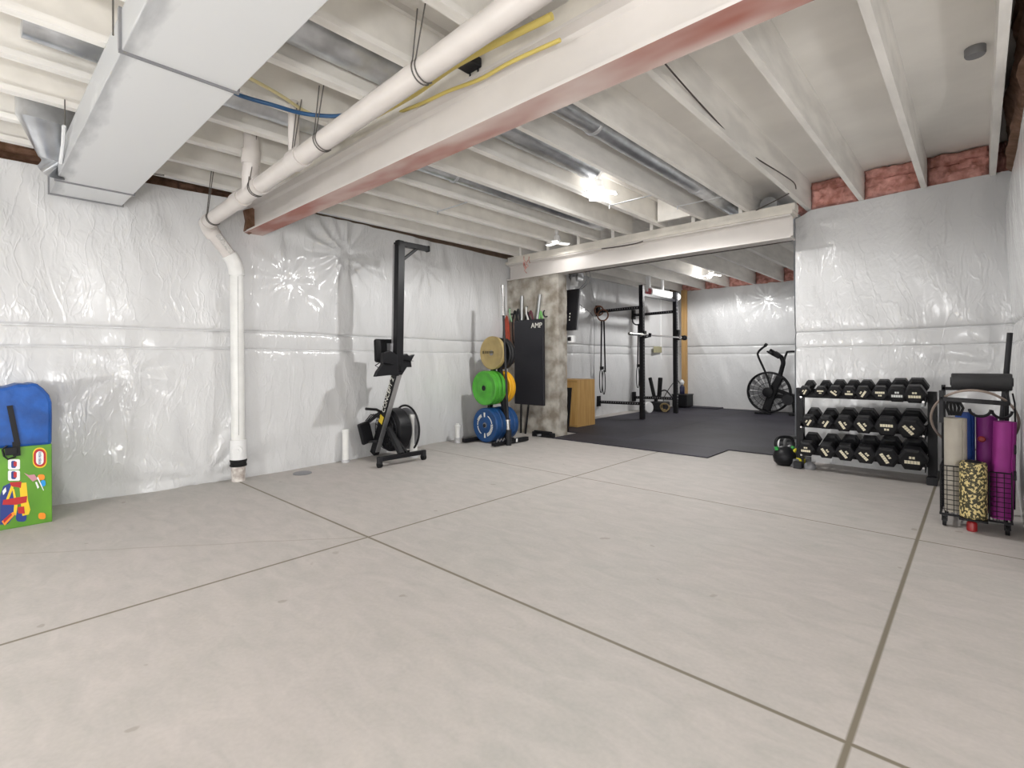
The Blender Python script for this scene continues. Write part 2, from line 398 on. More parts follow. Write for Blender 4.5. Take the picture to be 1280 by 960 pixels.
# steel I-beams with timber nailers
def ibeam(name, y0, y1, z0, z1, x0, x1, under):
    tf, tw, ym = .017, .012, (y0+y1)/2; r = .02
    prof = [(y0, z0), (y1, z0), (y1, z0+tf), (ym+tw/2+r, z0+tf+.004), (ym+tw/2, z0+tf+r), (ym+tw/2, z1-tf-r), (ym+tw/2+r, z1-tf-.004), (y1, z1-tf), (y1, z1), (y0, z1), (y0, z1-tf),
            (ym-tw/2-r, z1-tf-.004), (ym-tw/2, z1-tf-r), (ym-tw/2, z0+tf+r), (ym-tw/2-r, z0+tf+.004), (y0, z0+tf)]
    m = MB(); m.prism([(x0, y, z) for y, z in prof], (x1-x0, 0, 0))
    m.m[2] = 1
    o = m.build(name, [BEAMW, under]); return struct(o)
ibeam('steel_beam', 1.775, 1.94, 2.283, 2.545, -5.3, 2.4, BEAMR)
ibeam('steel_beam', 5.63, 5.81, 2.30, 2.54, -5.3, XC+.05, BEAMW)
for (y0, y1, z0, z1, x0, x1) in [(1.80, 1.92, 2.545, ZJ, -5.3, 2.4), (5.61, 5.83, 2.54, 2.575, -5.3, XC+.07), (5.66, 5.80, 2.575, ZJ, -5.3, XC+.08)]:
    m = MB(); m.box(x0, x1, y0, y1, z0, z1); struct(m.build('nailer_beam', NAIL))

# ------------------------------------------------------------------ joists
def joist_mesh(m, x, y0, y1, kind):
    h0, h1 = ZJ, ZD
    if kind == 'i':
        m.mi = 0; m.box(x-.029, x+.029, y0, y1, h0, h0+.036); m.box(x-.029, x+.029, y0, y1, h1-.036, h1)
        m.mi = 1; m.box(x-.006, x+.006, y0, y1, h0+.034, h1-.034)
    else:
        m.mi = 0; m.box(x-.021, x+.021, y0, y1, h0, h1)
def joist(x, y0, y1, kind, label):
    m = MB(); joist_mesh(m, x, y0, y1, kind)
    o = m.build('ceiling_joist', [JOIST, WEB]); return tag(o, label, 'joist', 'white painted ceiling joists')
ORD = ['first', 'second', 'third', 'fourth', 'fifth', 'sixth', 'seventh', 'eighth', 'ninth', 'tenth', 'eleventh', 'twelfth', 'thirteenth']
xr = [.095, -.365, -.85, -1.315]
for k, x in enumerate(xr):
    joist(x, 1.86, YW+.28, 's', 'white joist ending over the dumbbell wall, %s from the mat cart corner' % ORD[k])
xm = [-1.80, -2.275, -2.75, -3.225, -3.70, -4.175, -4.65, -5.10]
for k, x in enumerate(xm):
    joist(x, 1.80, 5.76, 's' if k < 2 else 'i', 'white joist spanning between the two steel beams, %s from the dumbbell wall' % ORD[k])
# near bay, from behind the camera to the primed beam
for k, x in enumerate([-.85, -1.325, -1.80, -2.275, -2.75, -3.225, -3.70, -4.175, -4.65, -5.10]):
    joist(x+.05, -3.3, 1.92, 'i', 'white flanged joist over the flat duct, %s from the toy box wall' % ORD[9-k])
for k, x in enumerate([-.36, .12, .60, 1.08, 1.56, 2.04]):
    joist(x, -3.3, 1.92, 'i', 'white flanged joist at the entry end of the basement, %s past the camera' % ORD[k])
joist(-5.42, 5.95, YF+.1, 's', 'white joist tight against the rack wall film, over the squat rack arms')
for k, x in enumerate([-5.06, -4.53, -4.0, -3.46, -2.92, -2.40, -1.88]):
    joist(x, 5.68, YF+.15, 's', 'white joist over the rubber mats in the rack room, %s from the rack wall' % ORD[k])
# short blocking between joists above the far beam
m = MB()
for a, b in ((-2.275, -2.75),): m.box(b+.03, a-.03, 5.44, 5.48, ZJ+.02, ZD-.01)
tag(m.build('joist_blocking', JOIST), 'short white blocking between joists beside the far beam', 'blocking')

# ------------------------------------------------------------------ insulation batts stuffed between the joist ends
def batt(x0, x1, y0, y1, z0, z1, mt, label, grp, face='y'):
    L_, seed = (x1-x0), random.random()*50
    nu, nv = 26, 14; vs = []; fs = []
    for j in range(nv+1):
        for i in range(nu+1):
            u, v = i/nu, j/nv
            e = min(u, 1-u, v, 1-v); edge = min(1, e/.10)
            d = .05*(edge**.5)+.05*noise.noise(Vector((u*4+seed, v*2.6, 0)))+.03*noise.noise(Vector((u*11+seed, v*8, 4)))-.03*math.exp(-((v-.68-.05*math.sin(u*5+seed))/.035)**2)
            if face == 'y': vs.append((x0+(x1-x0)*u, y0-d, z0+(z1-z0)*v))
            else: vs.append((x0-d, y0+(y1-y0)*u, z0+(z1-z0)*v))
    for j in range(nv):
        for i in range(nu):
            a = j*(nu+1)+i; fs.append((a, a+1, a+nu+2, a+nu+1))
    k = len(vs)
    if face == 'y': vs += [(x0, y1, z0), (x1, y1, z0), (x1, y1, z1), (x0, y1, z1)]
    else: vs += [(x1, y0, z0), (x1, y1, z0), (x1, y1, z1), (x1, y0, z1)]
    fs += [(k, k+1, k+2, k+3), tuple([k, k+1]+[i for i in range(nu, -1, -1)]), tuple([k+3, k+2]+[nv*(nu+1)+i for i in range(nu, -1, -1)]),
           tuple([k, k+3]+[j*(nu+1) for j in range(nv, -1, -1)]), tuple([k+1, k+2]+[j*(nu+1)+nu for j in range(nv, -1, -1)])]
    o = MB().add(vs, fs).build('insulation_batt', mt, smooth=True)
    return tag(o, label, 'insulation', grp)
g = 'pink insulation batts over the dumbbell wall'
for k, (a, b) in enumerate([(-1.43, -1.34), (-1.294, -.871), (-.829, -.386), (-.344, .074), (.116, .30)]):
    batt(a, b, YW+.06, YW+.28, ZJ+.0, ZD, PINK, 'pink insulation batt above the dumbbell wall, %s from its free corner' % ORD[k], g)
g = 'pink insulation batts over the far wall'
fx = [-5.06, -4.53, -4.0, -3.46, -2.92, -2.40, -1.88, -1.45]
for k in range(7):
    batt(fx[k]+.024, fx[k+1]-.024, YF+.0, YF+.2, ZJ, ZD-.01, PINK, 'pink insulation batt above the far wall, %s from the bare stud corner' % ORD[k], g)
batt(.22, .36, 2.6, 6.0, ZJ-.05, ZD, BROWN, 'brown insulation along the top of the wall by the mat cart', 'wall top insulation', 'x')
for k, (a, b) in enumerate([(-1.2, 1.3), (1.3, 1.75)]):
    o = batt(-5.24, -5.42, a, b, 2.56, ZJ+.1, BROWN, ['long brown insulation strip showing above the film behind the duct', 'brown insulation tuck between duct and primed beam end'][k], 'wall top insulation', 'x')
m = MB(); pts = [AX(306, 262, -4.98), AX(309, 275, -4.97), AX(307, 288, -4.97), AX(314, 292, -4.97), AX(320, 284, -4.97), AX(318, 268, -4.98), AX(322, 258, -4.98)]
m.prism(pts, (-.10, 0, 0)); tag(m.build('insulation_scrap', BROWN, smooth=False), 'torn brown insulation at the wall end of the primed beam', 'insulation')

# ------------------------------------------------------------------ flat supply duct
def duct_material():          # white overspray that missed one long edge of the bottom
    m = mat('oversprayed_duct_metal', (.68, .69, .70), .42, spec=.5)
    nt = m.node_tree; N = nt.nodes; L = nt.links; b = N['Principled BSDF']
    tc = N.new('ShaderNodeTexCoord'); sx = N.new('ShaderNodeSeparateXYZ'); L.new(tc.outputs['Object'], sx.inputs[0])
    n = N.new('ShaderNodeTexNoise'); n.inputs['Scale'].default_value = 4; n.inputs['Detail'].default_value = 8
    mp = N.new('ShaderNodeMapping'); mp.inputs['Scale'].default_value = (1, 4, 4); L.new(tc.outputs['Object'], mp.inputs[0]); L.new(mp.outputs[0], n.inputs['Vector'])
    a = N.new('ShaderNodeMath'); a.operation = 'MULTIPLY_ADD'; L.new(n.outputs['Fac'], a.inputs[0]); a.inputs[1].default_value = .14; L.new(sx.outputs[1], a.inputs[2])
    r = N.new('ShaderNodeMapRange'); L.new(a.outputs[0], r.inputs[0]); r.inputs[1].default_value = -.135; r.inputs[2].default_value = -.075
    x = N.new('ShaderNodeMix'); x.data_type = 'RGBA'; L.new(r.outputs[0], x.inputs[0]); x.inputs[6].default_value = (.42, .43, .44, 1); x.inputs[7].default_value = (.68, .69, .695, 1)
    L.new(x.outputs[2], b.inputs['Base Color']); return m
d0 = thing('rectangular_duct', (-3.2, .65, 2.33), 'large flat grey painted duct crossing under the joists', 'duct')
m = MB(); m.box(-5.04, -.4, .435, .865, 2.335, 2.50); m.build('duct_body', duct_material(), d0, bevel=.004)
for x in (-4.64, -2.53, -1.3):
    m = MB()
    for b in [(x-.006, x+.006, .425, .875, 2.325, 2.336), (x-.012, x+.012, .425, .436, 2.336, 2.505), (x-.012, x+.012, .864, .875, 2.336, 2.505)]: m.box(*b)
    m.build('seam_flange', MGREY, d0)
m = MB(); m.box(-5.048, -5.034, .425, .875, 2.325, 2.51); m.build('end_flange', MGREY, d0)
for x in (-2.6, -4.05):
    m = MB(); m.cyl((x, .42, 2.42), (x, .42, ZJ+.02), .0035, n=6); m.build('hanger_wire', WIRE, d0)
    m = MB(); m.cyl((x, .88, 2.42), (x, .88, ZJ+.02), .0035, n=6); m.build('hanger_wire', WIRE, d0)
m = MB(); m.cyl((-4.07, .86, 2.345), (-4.07, .93, 2.352), .006, n=8); m.build('screw', WIRE, d0)
t0 = thing('duct_takeoff', (-4.7, .3, 2.4), 'shiny tapered metal takeoff rising from the flat duct into the joists', 'duct')
# tapered boot: round-cornered transition from the duct side up into the joist bay
def sec(c, ux, uy, a, b, n=20, k=3.2):
    out = []
    for i in range(n):
        th = 2*PI*i/n; cs, sn = math.cos(th), math.sin(th)
        out.append(Vector(c)+Vector(ux)*a*math.copysign(abs(cs)**(2/k), cs)+Vector(uy)*b*math.copysign(abs(sn)**(2/k), sn))
    return out
m = MB(); A_, B_ = AZ(20, 141, ZJ-.005), AZ(98, 163, ZJ-.005); C_, D_ = AY(71, 222, .425), AY(57, 206, .40)
n = 20; uu = (B_-A_)/2; vs = []
for c_, u_, w_ in (((C_+D_)/2+Vector((0, 0, -.01)), (C_-D_)/2, .06), ((C_+D_)/2*.75+(A_+B_)/2*.25, uu*.36, .10), ((A_+B_)/2, uu, .15), ((A_+B_)/2+Vector((0, 0, .12)), uu, .15)):
    v_ = u_.cross(Vector((.3, .1, 1))).normalized()
    vs += sec(c_, u_.normalized(), v_, u_.length, w_, n, 3.)
fs = [(a*n+i, a*n+(i+1) % n, (a+1)*n+(i+1) % n, (a+1)*n+i) for a in (0, 1, 2) for i in range(n)]+[tuple(range(n)), tuple(range(3*n, 4*n))]
m.add(vs, fs).build('takeoff_boot', GALV, t0, smooth=True)
m = MB(); m.tube([AY(80, 158, .40), AY(79, 180, .415), AY(76, 204, .425)], .010, 6); m.build('seam', DUCTP, t0)

# ------------------------------------------------------------------ round ducts lying in the joist bays
def round_duct(x, y0, y1, z, r, label, joints, flat=.0):
    t = thing('round_duct', (x, (y0+y1)/2, z), label, 'duct', 'round metal ducts between joists')
    m = MB(); N_ = 60; pts = []
    nseg = 24; vs = []
    for i in range(N_+1):
        y = y0+(y1-y0)*i/N_
        for j in range(nseg):
            a = 2*PI*j/nseg; rr = r*(1+.02*noise.noise(Vector((y*3, a, 1))))
            vs.append((x+rr*math.cos(a)*(1+flat), y, z+rr*math.sin(a)*(1-flat)))
    fs = [(i*nseg+j, i*nseg+(j+1) % nseg, (i+1)*nseg+(j+1) % nseg, (i+1)*nseg+j) for i in range(N_) for j in range(nseg)]
    fs += [tuple(range(nseg))[::-1], tuple(range(N_*nseg, N_*nseg+nseg))]
    m.add(vs, fs).build('pipe_run', GALV, t, smooth=True)
    for y in joints:
        m = MB(); m.lathe((x, y-.02, z), (0, 1, 0), [(0, r+.001), (.008, r+.008), (.016, r+.003), (.026, r+.008), (.04, r+.001)], 24); m.build('crimped_joint', GALV, t, smooth=True)
    return t
round_duct(-2.04, 1.95, 5.95, 2.80, .085, 'shiny round metal duct in the joist bay next to the bright lamp', [3.1, 4.9])
round_duct(-2.56, .75, 3.85, 2.80, .10, 'crumpled foil covered duct ending above the bright lamp', [2.6], .15)
round_duct(-3.46, .2, 5.4, 2.775, .085, 'slim round metal duct high between joists, nearer the drain pipe', [3.0])
round_duct(-1.72, 6.1, 11.0, 2.80, .09, 'round metal duct in the rack room by the dumbbell wall end', [8])
def strap(a, b, label):
    m = MB(); m.bar(a, b, .022, .003); m.cyl(Vector(a)-Vector((0, 0, .03)), Vector(a)+Vector((0, 0, .005)), .006, n=8)
    return tag(m.build('duct_strap', GALV), label, 'strap', 'metal duct straps')
strap((-2.26, 4.96, ZJ-.004), (-1.81, 4.96, ZJ-.004), 'thin metal strap under the shiny round duct')
strap((-2.75, 4.45, ZJ-.004), (-2.29, 4.45, ZJ-.004), 'thin metal strap beside the bright lamp')
strap((-4.17, 3.38, ZJ-.004), (-3.71, 3.38, ZJ-.004), 'thin metal strap under the joists above the rower')

# ------------------------------------------------------------------ white drain pipe
p0 = Vector((-4.95, 1.435, 2.285)); p1 = Vector((-.6, 1.43, 2.46)); pj = Vector((-4.97, 1.69, 1.97)); pf = Vector((-4.95, 1.69, 0))
dp = thing('drain_pipe', (-4.95, 1.69, 0), 'thick white plastic drain pipe running under the joists then down to the floor', 'pipe')
T1, T2, HT = .235, .40, (.052, .262, .425, .492, .71)
pd = (p1-p0).normalized(); r = .056
m = MB(); m.cyl(p0, p1, r, n=28); m.build('horizontal_pipe', PVC, dp, smooth=True)
m = MB(); m.cyl(p0+(pj-p0)*.05, pj, r*.97, n=28); m.build('diagonal_pipe', PVC, dp, smooth=True)
m = MB(); m.cyl(pj, (-4.95, 1.69, .26), r, n=28); m.build('vertical_pipe', PVCW, dp, smooth=True)
def arc(a, c, b, n=8):
    a, b, c = Vector(a), Vector(b), Vector(c); return [a*(1-t)**2+c*2*t*(1-t)+b*t*t for t in [i/n for i in range(n+1)]]
e1 = (pj-p0).normalized()
m = MB(); m.tube(arc(p0+pd*.10, p0-pd*.02, p0+e1*.12), r*1.16, 24); m.build('elbow', PVC, dp, smooth=True)
m = MB(); m.tube(arc(pj-e1*.10, pj, pj+Vector((.0, 0, -.10))), r*1.16, 24); m.build('elbow', PVCW, dp, smooth=True)
for t, l in ((.17, .15), (.27, .05), (.40, .13)):
    a = p0+(p1-p0)*t; m = MB(); m.cyl(a, a+pd*l, r*1.17, n=28); m.build('coupling', PVC, dp, smooth=True)
q = p0+(p1-p0)*T1
m = MB(); m.tube([q, q+Vector((.06, -.02, .10)), q+Vector((.10, -.03, .18)), q+Vector((.10, -.03, .38))], [r*1.0, r*1.05, r*.95, r*.9], 20); m.build('branch_pipe', PVC, dp, smooth=True)
m = MB(); m.cyl(q+Vector((.09, -.03, .17)), q+Vector((.10, -.03, .27)), r*1.12, n=24); m.build('branch_coupling', PVC, dp, smooth=True)
q = p0+(p1-p0)*T2
m = MB(); m.tube([q, q+Vector((.03, -.01, .10)), q+Vector((.05, -.02, .16)), q+Vector((.05, -.02, .36))], [.03, .034, .034, .03], 16); m.build('branch_pipe', PVC, dp, smooth=True)
m = MB(); m.cyl((-4.95, 1.69, .19), (-4.95, 1.69, .375), r*1.22, n=28); m.build('cleanout_tee', WHITE, dp, smooth=True)
m = MB(); m.cyl((-4.93, 1.68, .285), (-4.88, 1.655, .285), .042, n=20); m.cyl((-4.885, 1.657, .285), (-4.868, 1.648, .285), .02, n=6); m.build('cleanout_plug', WHITE, dp, smooth=True)
m = MB(); m.lathe((-4.95, 1.69, .135), (0, 0, 1), [(0, .056), (0, .069), (.012, .071), (.018, .066), (.024, .066), (.04, .066), (.046, .072), (.062, .070), (.064, .056)], 28); m.build('rubber_coupling', RUB, dp, smooth=True)
m = MB(); m.cyl((-4.95, 1.69, 0), (-4.95, 1.69, .14), r*1.02, n=28); m.build('pipe_stub', mat('printed_pvc', (.74, .70, .66), .5, col2=(.42, .36, .33), vscale=26, detail=3), dp, smooth=True)
m = MB(); sd = Vector((0.055, -.0, .012)); a = p0+(pj-p0)*.28+sd; b = p0+(pj-p0)*.80+sd; m.bar(a, b, .045, .003, Vector((1, 0, 0))); m.build('paper_label', mat('pipe_label', (.62, .60, .58), .6, var=.25, vscale=60), dp)
m = MB(); m.cyl((-4.895, 1.675, .42), (-4.895, 1.675, 1.85), .0012, n=4); m.build('pipe_print', CABLE, dp)
for t in HT:
    a = p0+(p1-p0)*t
    for s in (-1, 1):
        pts = [a+Vector((s*.03, -.01, ZJ+.05-a.z))]+[a+Vector((s*.012, 0, 0))+Vector((0, math.cos(th), math.sin(th)))*(r+.004) for th in [math.radians(150+x) for x in range(0, 161, 16)]]
        m = MB(); m.tube(pts, .0035, 6); m.build('hanger_wire', WIRE, dp)
        m = MB() 
# ------------------------------------------------------------------ other services under the joists
def run(name, pts, r, mt, label, cat, n=8, group=None):
    out = []
    P_ = [Vector(p) for p in pts]
    for i in range(len(P_)-1):
        a, b = P_[i], P_[i+1]; pa = P_[i-1] if i else a; pb = P_[i+2] if i+2 < len(P_) else b
        for k in range(6):
            t = k/6; out.append(.5*((2*a)+(b-pa)*t+(2*pa-5*a+4*b-pb)*t*t+(3*a-pa-3*b+pb)*t**3))
    out.append(P_[-1]); m = MB(); m.tube(out, r, n)
    return tag(m.build(name, mt, smooth=True), label, cat, group)
run('blue_hose', [AZ(280, 105, 2.60), AZ(297, 118, 2.60), AZ(340, 131, 2.585), AZ(380, 142, 2.585), AZ(421, 145, 2.60), AZ(450, 138, 2.66)], .012, BLUEH, 'dark blue flexible hose sagging between the duct and drain pipe', 'hose', 10)
run('yellow_flexible_pipe', [AZ(300, 92, 2.66), AZ(322, 103, 2.64), AZ(352, 120, 2.64), AZ(380, 138, 2.66), AZ(412, 152, 2.70)], .010, GASP, 'faded yellow pipe above the blue hose', 'pipe')
gp = [AZ(690, 20, 2.50), AZ(575, 78, 2.50), AZ(520, 116, 2.50), AZ(465, 147, 2.52), AZ(400, 183, 2.56), AZ(352, 214, 2.62)]
run('yellow_gas_pipe', gp, .016, GASY, 'straight yellow gas pipe tucked beside the drain pipe', 'pipe', 12)
run('yellow_gas_pipe', [AY(700, 50, 1.755), AY(640, 77, 1.755), AY(600, 99, 1.755), AY(560, 114, 1.75), AY(530, 128, 1.74), AZ(500, 140, 2.60)], .010, GASY, 'yellow flexible gas line curving over the primed beam', 'pipe', 10)
bk = AZ(585, 78, 2.60)
b0 = thing('junction_box', bk, 'black junction box beside the yellow gas pipes', 'junction box')
m = MB(); m.obox(bk, (.10, .10, .05), bev=.006); m.build('box_body', DGREY, b0)
for dx in (-.03, .03):
    m = MB(); m.tube([bk+Vector((dx, .04, -.02)), bk+Vector((dx, .045, -.07))], .005, 6); m.build('clip', BLACK, b0)
run('electrical_cable', [AZ(800, 40, 2.68), AZ(835, 84, 2.68), AZ(885, 140, 2.685), AZ(932, 188, 2.68), AZ(975, 216, 2.69), AZ(992, 228, 2.68), AZ(995, 236, 2.67)], .005, CABLE, 'dark cable stapled along the joist over the dumbbell wall end', 'cable', 6, 'loose cables overhead')
run('electrical_cable', [AZ(986, 242, 2.642), AZ(965, 253, 2.642), AZ(945, 263, 2.642)], .005, CABLE, 'short dark cable crossing one joist bay near the far beam', 'cable', 6, 'loose cables overhead')
run('electrical_cable', [AY(752, 311, 5.62), AY(775, 308, 5.60), AY(800, 303, 5.60), AZ(815, 295, 2.62), AZ(835, 288, 2.64)], .007, CABLE, 'dark cable lying along the top of the far beam', 'cable', 6, 'loose cables overhead')
run('electrical_cable', [(-4.25, 5.80, 2.293), (-3.5, 5.795, 2.292), (-2.6, 5.80, 2.293), (-1.8, 5.795, 2.292), (-1.4, 5.80, 2.30)], .006, CABLE, 'dark cable hugging the underside of the far beam', 'cable', 6, 'loose cables overhead')
m = MB(); a = AZ(1219, 68, 2.90); m.lathe(a, (0, 0, -1), [(-.04, .05), (0, .05), (.01, .045), (.012, .02)], 20); tag(m.build('ceiling_box', MGREY, smooth=True), 'round grey box on the subfloor near the edge joist', 'junction box')
# foil and paper scraps where the far beam enters the pier
m = MB(); 
for i in range(7):
    a = AY(655+random.random()*9, 326+random.random()*16, 5.60); m.tube([a, a+Vector((.02*random.uniform(-1, 1), -.03, .04)), a+Vector((.04*random.uniform(-1, 1), -.03, .09))], .006, 5)
tag(m.build('insulation_tuft', PINK), 'small ragged pink tuft where the far beam meets the rower wall', 'insulation')

# ------------------------------------------------------------------ garage lamps (screw-in base with three hinged panels)
def lamp(loc, power, panel, label, rot=0., tilt=35, rad=.05):
    loc = Vector(loc); t = thing('garage_lamp', loc, label, 'lamp', 'three-panel garage lamps')
    m = MB(); m.lathe(loc+Vector((0, 0, .20)), (0, 0, -1), [(0, .06), (.02, .06), (.03, .03), (.07, .022), (.10, .022), (.12, .045), (.18, .05), (.20, .035)], 20); m.build('base', WHITE, t, smooth=True)
    for k in range(3):
        a = rot+k*2*PI/3; d = Vector((math.cos(a), math.sin(a), 0)); s = Vector((-d.y, d.x, 0)); tl = math.radians(tilt)
        u = d*math.cos(tl)+Vector((0, 0, -math.sin(tl)*.35)); u.normalize(); nrm = s.cross(u)
        R_ = Matrix((u, s, nrm)).transposed()
        pn = MB().obox(loc+u*.11, (.13, .085, .014), R_, bev=.004).build('light_panel', WHITE, t)
        MB().obox(loc+u*.11-nrm*.009*(1 if nrm.z > 0 else -1), (.12, .075, .004), R_).build('diffuser', panel, pn)
    if power:
        L_ = bpy.data.lights.new('garage_lamp_bulb', 'SPOT'); L_.energy = power; L_.spot_size = math.radians(172); L_.spot_blend = .25; L_.shadow_soft_size = rad; L_.color = (1, .99, .975)
        o = bpy.data.objects.new('garage_lamp_bulb', L_); C.objects.link(o); o.parent = t; o.location = (0, 0, -.09)
        L2 = bpy.data.lights.new('garage_lamp_glow', 'POINT'); L2.energy = power*.09; L2.shadow_soft_size = .07; L2.color = (1, .99, .975)
        o2 = bpy.data.objects.new('garage_lamp_glow', L2); C.objects.link(o2); o2.parent = t; o2.location = (0, 0, -.05)
    return t
lamp((-2.66, 4.12, 2.70), LAMP['main'], GLOW, 'brightly lit three-panel lamp between the joists in mid ceiling', .4)
lamp((-3.72, 9.62, 2.70), LAMP['far'], GLOWF, 'brightly lit three-panel lamp over the rack room mats', .1)
lamp((-4.15, 5.40, 2.66), LAMP['corner'], GLOWD, 'small three-panel lamp by the far beam above the plate tree', 1.0, 10)
lamp((-2.99, -1.4, 2.68), LAMP['near'], GLOW, 'three-panel lamp at the entry end beyond the flat duct', .8, rad=.15)
lamp((-.6, -1.3, 2.68), LAMP['back'], GLOW, 'three-panel lamp at the entry end behind the camera', .2, rad=.15)
for wx, wy, wlab in ((1.5, -.9, 'tripod work light added out of view at the entry end by the side wall'), (-2.6, -2.3, 'tripod work light added out of view at the entry end in mid floor')):  # added fill lights out of view, put in to brighten the ceiling
    wl = thing('fill_light', (wx, wy, 0), wlab, 'lamp', 'added tripod work lights')
    for k in range(3):
        a = k*2*PI/3+.3; MB().cyl((wx+.4*math.cos(a), wy+.4*math.sin(a), .0), (wx, wy, .3), .014, n=10).build('leg', MGREY, wl, smooth=True)
    MB().cyl((wx, wy, .25), (wx, wy, .38), .018, n=12).build('pole', MGREY, wl, smooth=True)
    MB().obox((wx, wy, .44), (.30, .30, .12), Matrix.Rotation(.6, 3, 'Z'), bev=.02).build('lamp_head', YELM, wl)
    MB().lathe((wx, wy, .50), (0, 0, 1), [(0, .10), (.08, .12), (.16, .10), (.20, .04)], 20).build('bulb_cage', mat('lit_dome', (1, 1, 1), .5, trans=1.), wl, smooth=True)
    L_ = bpy.data.lights.new('fill_light_bulb', 'POINT'); L_.energy = LAMP['fill']*(1 if wx > 0 else .7); L_.shadow_soft_size = .16; L_.color = (1, .995, .985)
    o = bpy.data.objects.new('fill_light_bulb', L_); C.objects.link(o); o.parent = wl; o.location = (0, 0, .82)

# ------------------------------------------------------------------ upright rowing machine
rw = thing('rowing_machine', (-4.6, 3.12, 0), 'black rowing machine stored upright on its wheels against the film wall', 'rowing machine')
YR = 3.12
ft, fb = Vector((-4.53, YR, .97)), Vector((-4.985, YR, .045))
m = MB(); m.bar((-4.485, YR, 2.33), (-4.53, YR, 1.03), .085, .090, Vector((1, 0, 0))); m.build('rail', BLACK, rw, bevel=.006)
m = MB(); m.bar((-4.525, YR-.040, 2.31), (-4.57, YR-.040, 1.06), .006, .03, Vector((1, 0, 0))); m.build('rail_track', GREYM, rw)
m = MB(); m.bar(ft, fb, .070, .085, Vector((1, 0, 0))); m.build('main_frame', BLACK, rw, bevel=.006)
fd = (fb-ft).normalized(); fn = Vector((-fd.z, 0, fd.x)); fn = fn if fn.x > 0 else -fn
m = MB(); m.bar(ft+fn*.045+fd*.02, fb+fn*.045-fd*.05, .055, .012, fn); m.build('aluminium_strip', GREYM, rw)
up = -fd
text('CONCEPT 2', 'frame_lettering', WMARK, ft+fd*.285+Vector((0, -.039, 0)), up, Vector((0, -1, 0)).cross(up), .078, rw)
m = MB(); q = ft+fd*.585+Vector((0, -.038, 0)); m.obox(q, (.07, .003, .09), Matrix((fn, Vector((0, 1, 0)), up)).transposed()); m.build('yellow_badge', YELM, rw)
# rear foot at the rail top
m = MB(); m.bar((-4.47, YR-.03, 2.315), (-4.47, YR+.36, 2.315), .05, .055); m.bar((-4.47, YR+.02, 2.14), (-4.47, YR+.22, 2.30), .03, .03); m.bar((-4.47, YR, 2.35), (-4.50, YR, 2.12), .06, .05, Vector((1, 0, 0))); m.build('rear_foot', BLACK, rw, bevel=.004)
for y in (YR+.36, YR-.03):
    MB().obox((-4.47, y, 2.315), (.06, .03, .065), bev=.008).build('foot_cap', RUB, rw)
# seat, on the wall side of the rail
m = MB(); m.obox((-4.66, YR-.03, 1.19), (.055, .33, .25), Matrix.Rotation(math.radians(-3), 3, 'Y'), bev=.024); m.build('seat', RUB, rw, smooth=True)
m = MB(); m.obox((-4.60, YR, 1.19), (.08, .12, .16)); m.build('seat_carriage', GREYM, rw, bevel=.004)
# foot stretchers
for s, nm in ((-1, 'footplate'), (1, 'footplate')):
    if s < 0: pts = [(480, 441), (488, 438), (497, 444), (499, 470), (488, 469), (470, 471), (473, 464), (479, 456)]
    else: pts = [(504, 444), (509, 442), (512, 445), (519, 443), (514, 452), (515, 459), (509, 459), (502, 470), (501, 458)]
    m = MB(); P_ = [AX(x, y, -4.47 if s < 0 else -4.54) for x, y in pts]; m.prism(P_, (-.06, .0, .0)); o = m.build(nm, BLACK, rw, bevel=.006)
    c = sum(P_, Vector())/len(P_); m = MB(); m.bar(c+Vector((.008, -.07, .03)), c+Vector((.008, .06, .01)), .004, .03, Vector((1, 0, 0))); m.build('strap', BLACK, o)
m = MB(); m.tube([AX(478, 451, -4.6), AX(469, 457, -4.6), AX(474, 460, -4.58), AX(480, 466, -4.56)], .006, 6); m.build('strap_buckle', BLACK, rw)
# flywheel housing
cf = Vector((-4.81, YR+.165, .315))
m = MB(); m.lathe(cf+Vector((0, -.12, 0)), (0, 1, 0), [(0, .12), (.01, .20), (.03, .235), (.07, .24), (.16, .24), (.20, .20), (.21, .12)], 40); m.build('flywheel_housing', BLACK, rw, smooth=True)
m = MB()
for k in range(24):
    a = k*2*PI/24; d = Vector((math.cos(a), 0, math.sin(a))); m.bar(cf+d*.09+Vector((0, -.135, 0)), cf+d*.20+Vector((0, -.128, 0)), .006, .006)
for r_ in (.09, .15, .205): m.tube([cf+Vector((r_*math.cos(t), -.133, r_*math.sin(t))) for t in [2*PI*i/32 for i in range(32)]], .004, 6, True)
m.build('fan_cage', BLACK, rw)
m = MB(); c2 = cf+Vector((.02, .12, 0))
m.tube([c2+Vector((.25*math.cos(t), 0, .26*math.sin(t))) for t in [2*PI*i/40 for i in range(40)]], .012, 8, True); m.build('guard_ring', BLACK, rw, smooth=True)
m = MB(); m.lathe(c2, (0, 1, 0), [(0, .23), (.01, .235), (.015, .23)], 40); m.build('guard_mesh', MGREY, rw, smooth=True)
m = MB(); m.bar((-4.70, YR, .36), (-4.47, YR, .10), .06, .045); m.bar((-4.70, YR+.02, .33), (-4.50, YR+.09, .10), .03, .03); m.build('front_leg', BLACK, rw, bevel=.005)
m = MB(); m.bar((-4.46, 2.86, .085), (-4.46, 3.39, .085), .045, .045); m.build('front_crossbar', BLACK, rw, bevel=.006)
for y in (2.85, 3.40):
    m = MB(); m.cyl((-4.46, y-.018, .032), (-4.46, y+.018, .032), .032, n=20); m.build('wheel', RUB, rw, smooth=True)
    m = MB(); m.obox((-4.46, y, .075), (.05, .045, .07), bev=.008); m.build('wheel_bracket', DGREY, rw)
a, b = AX(457, 511, -4.83), AX(497, 514, -4.80)
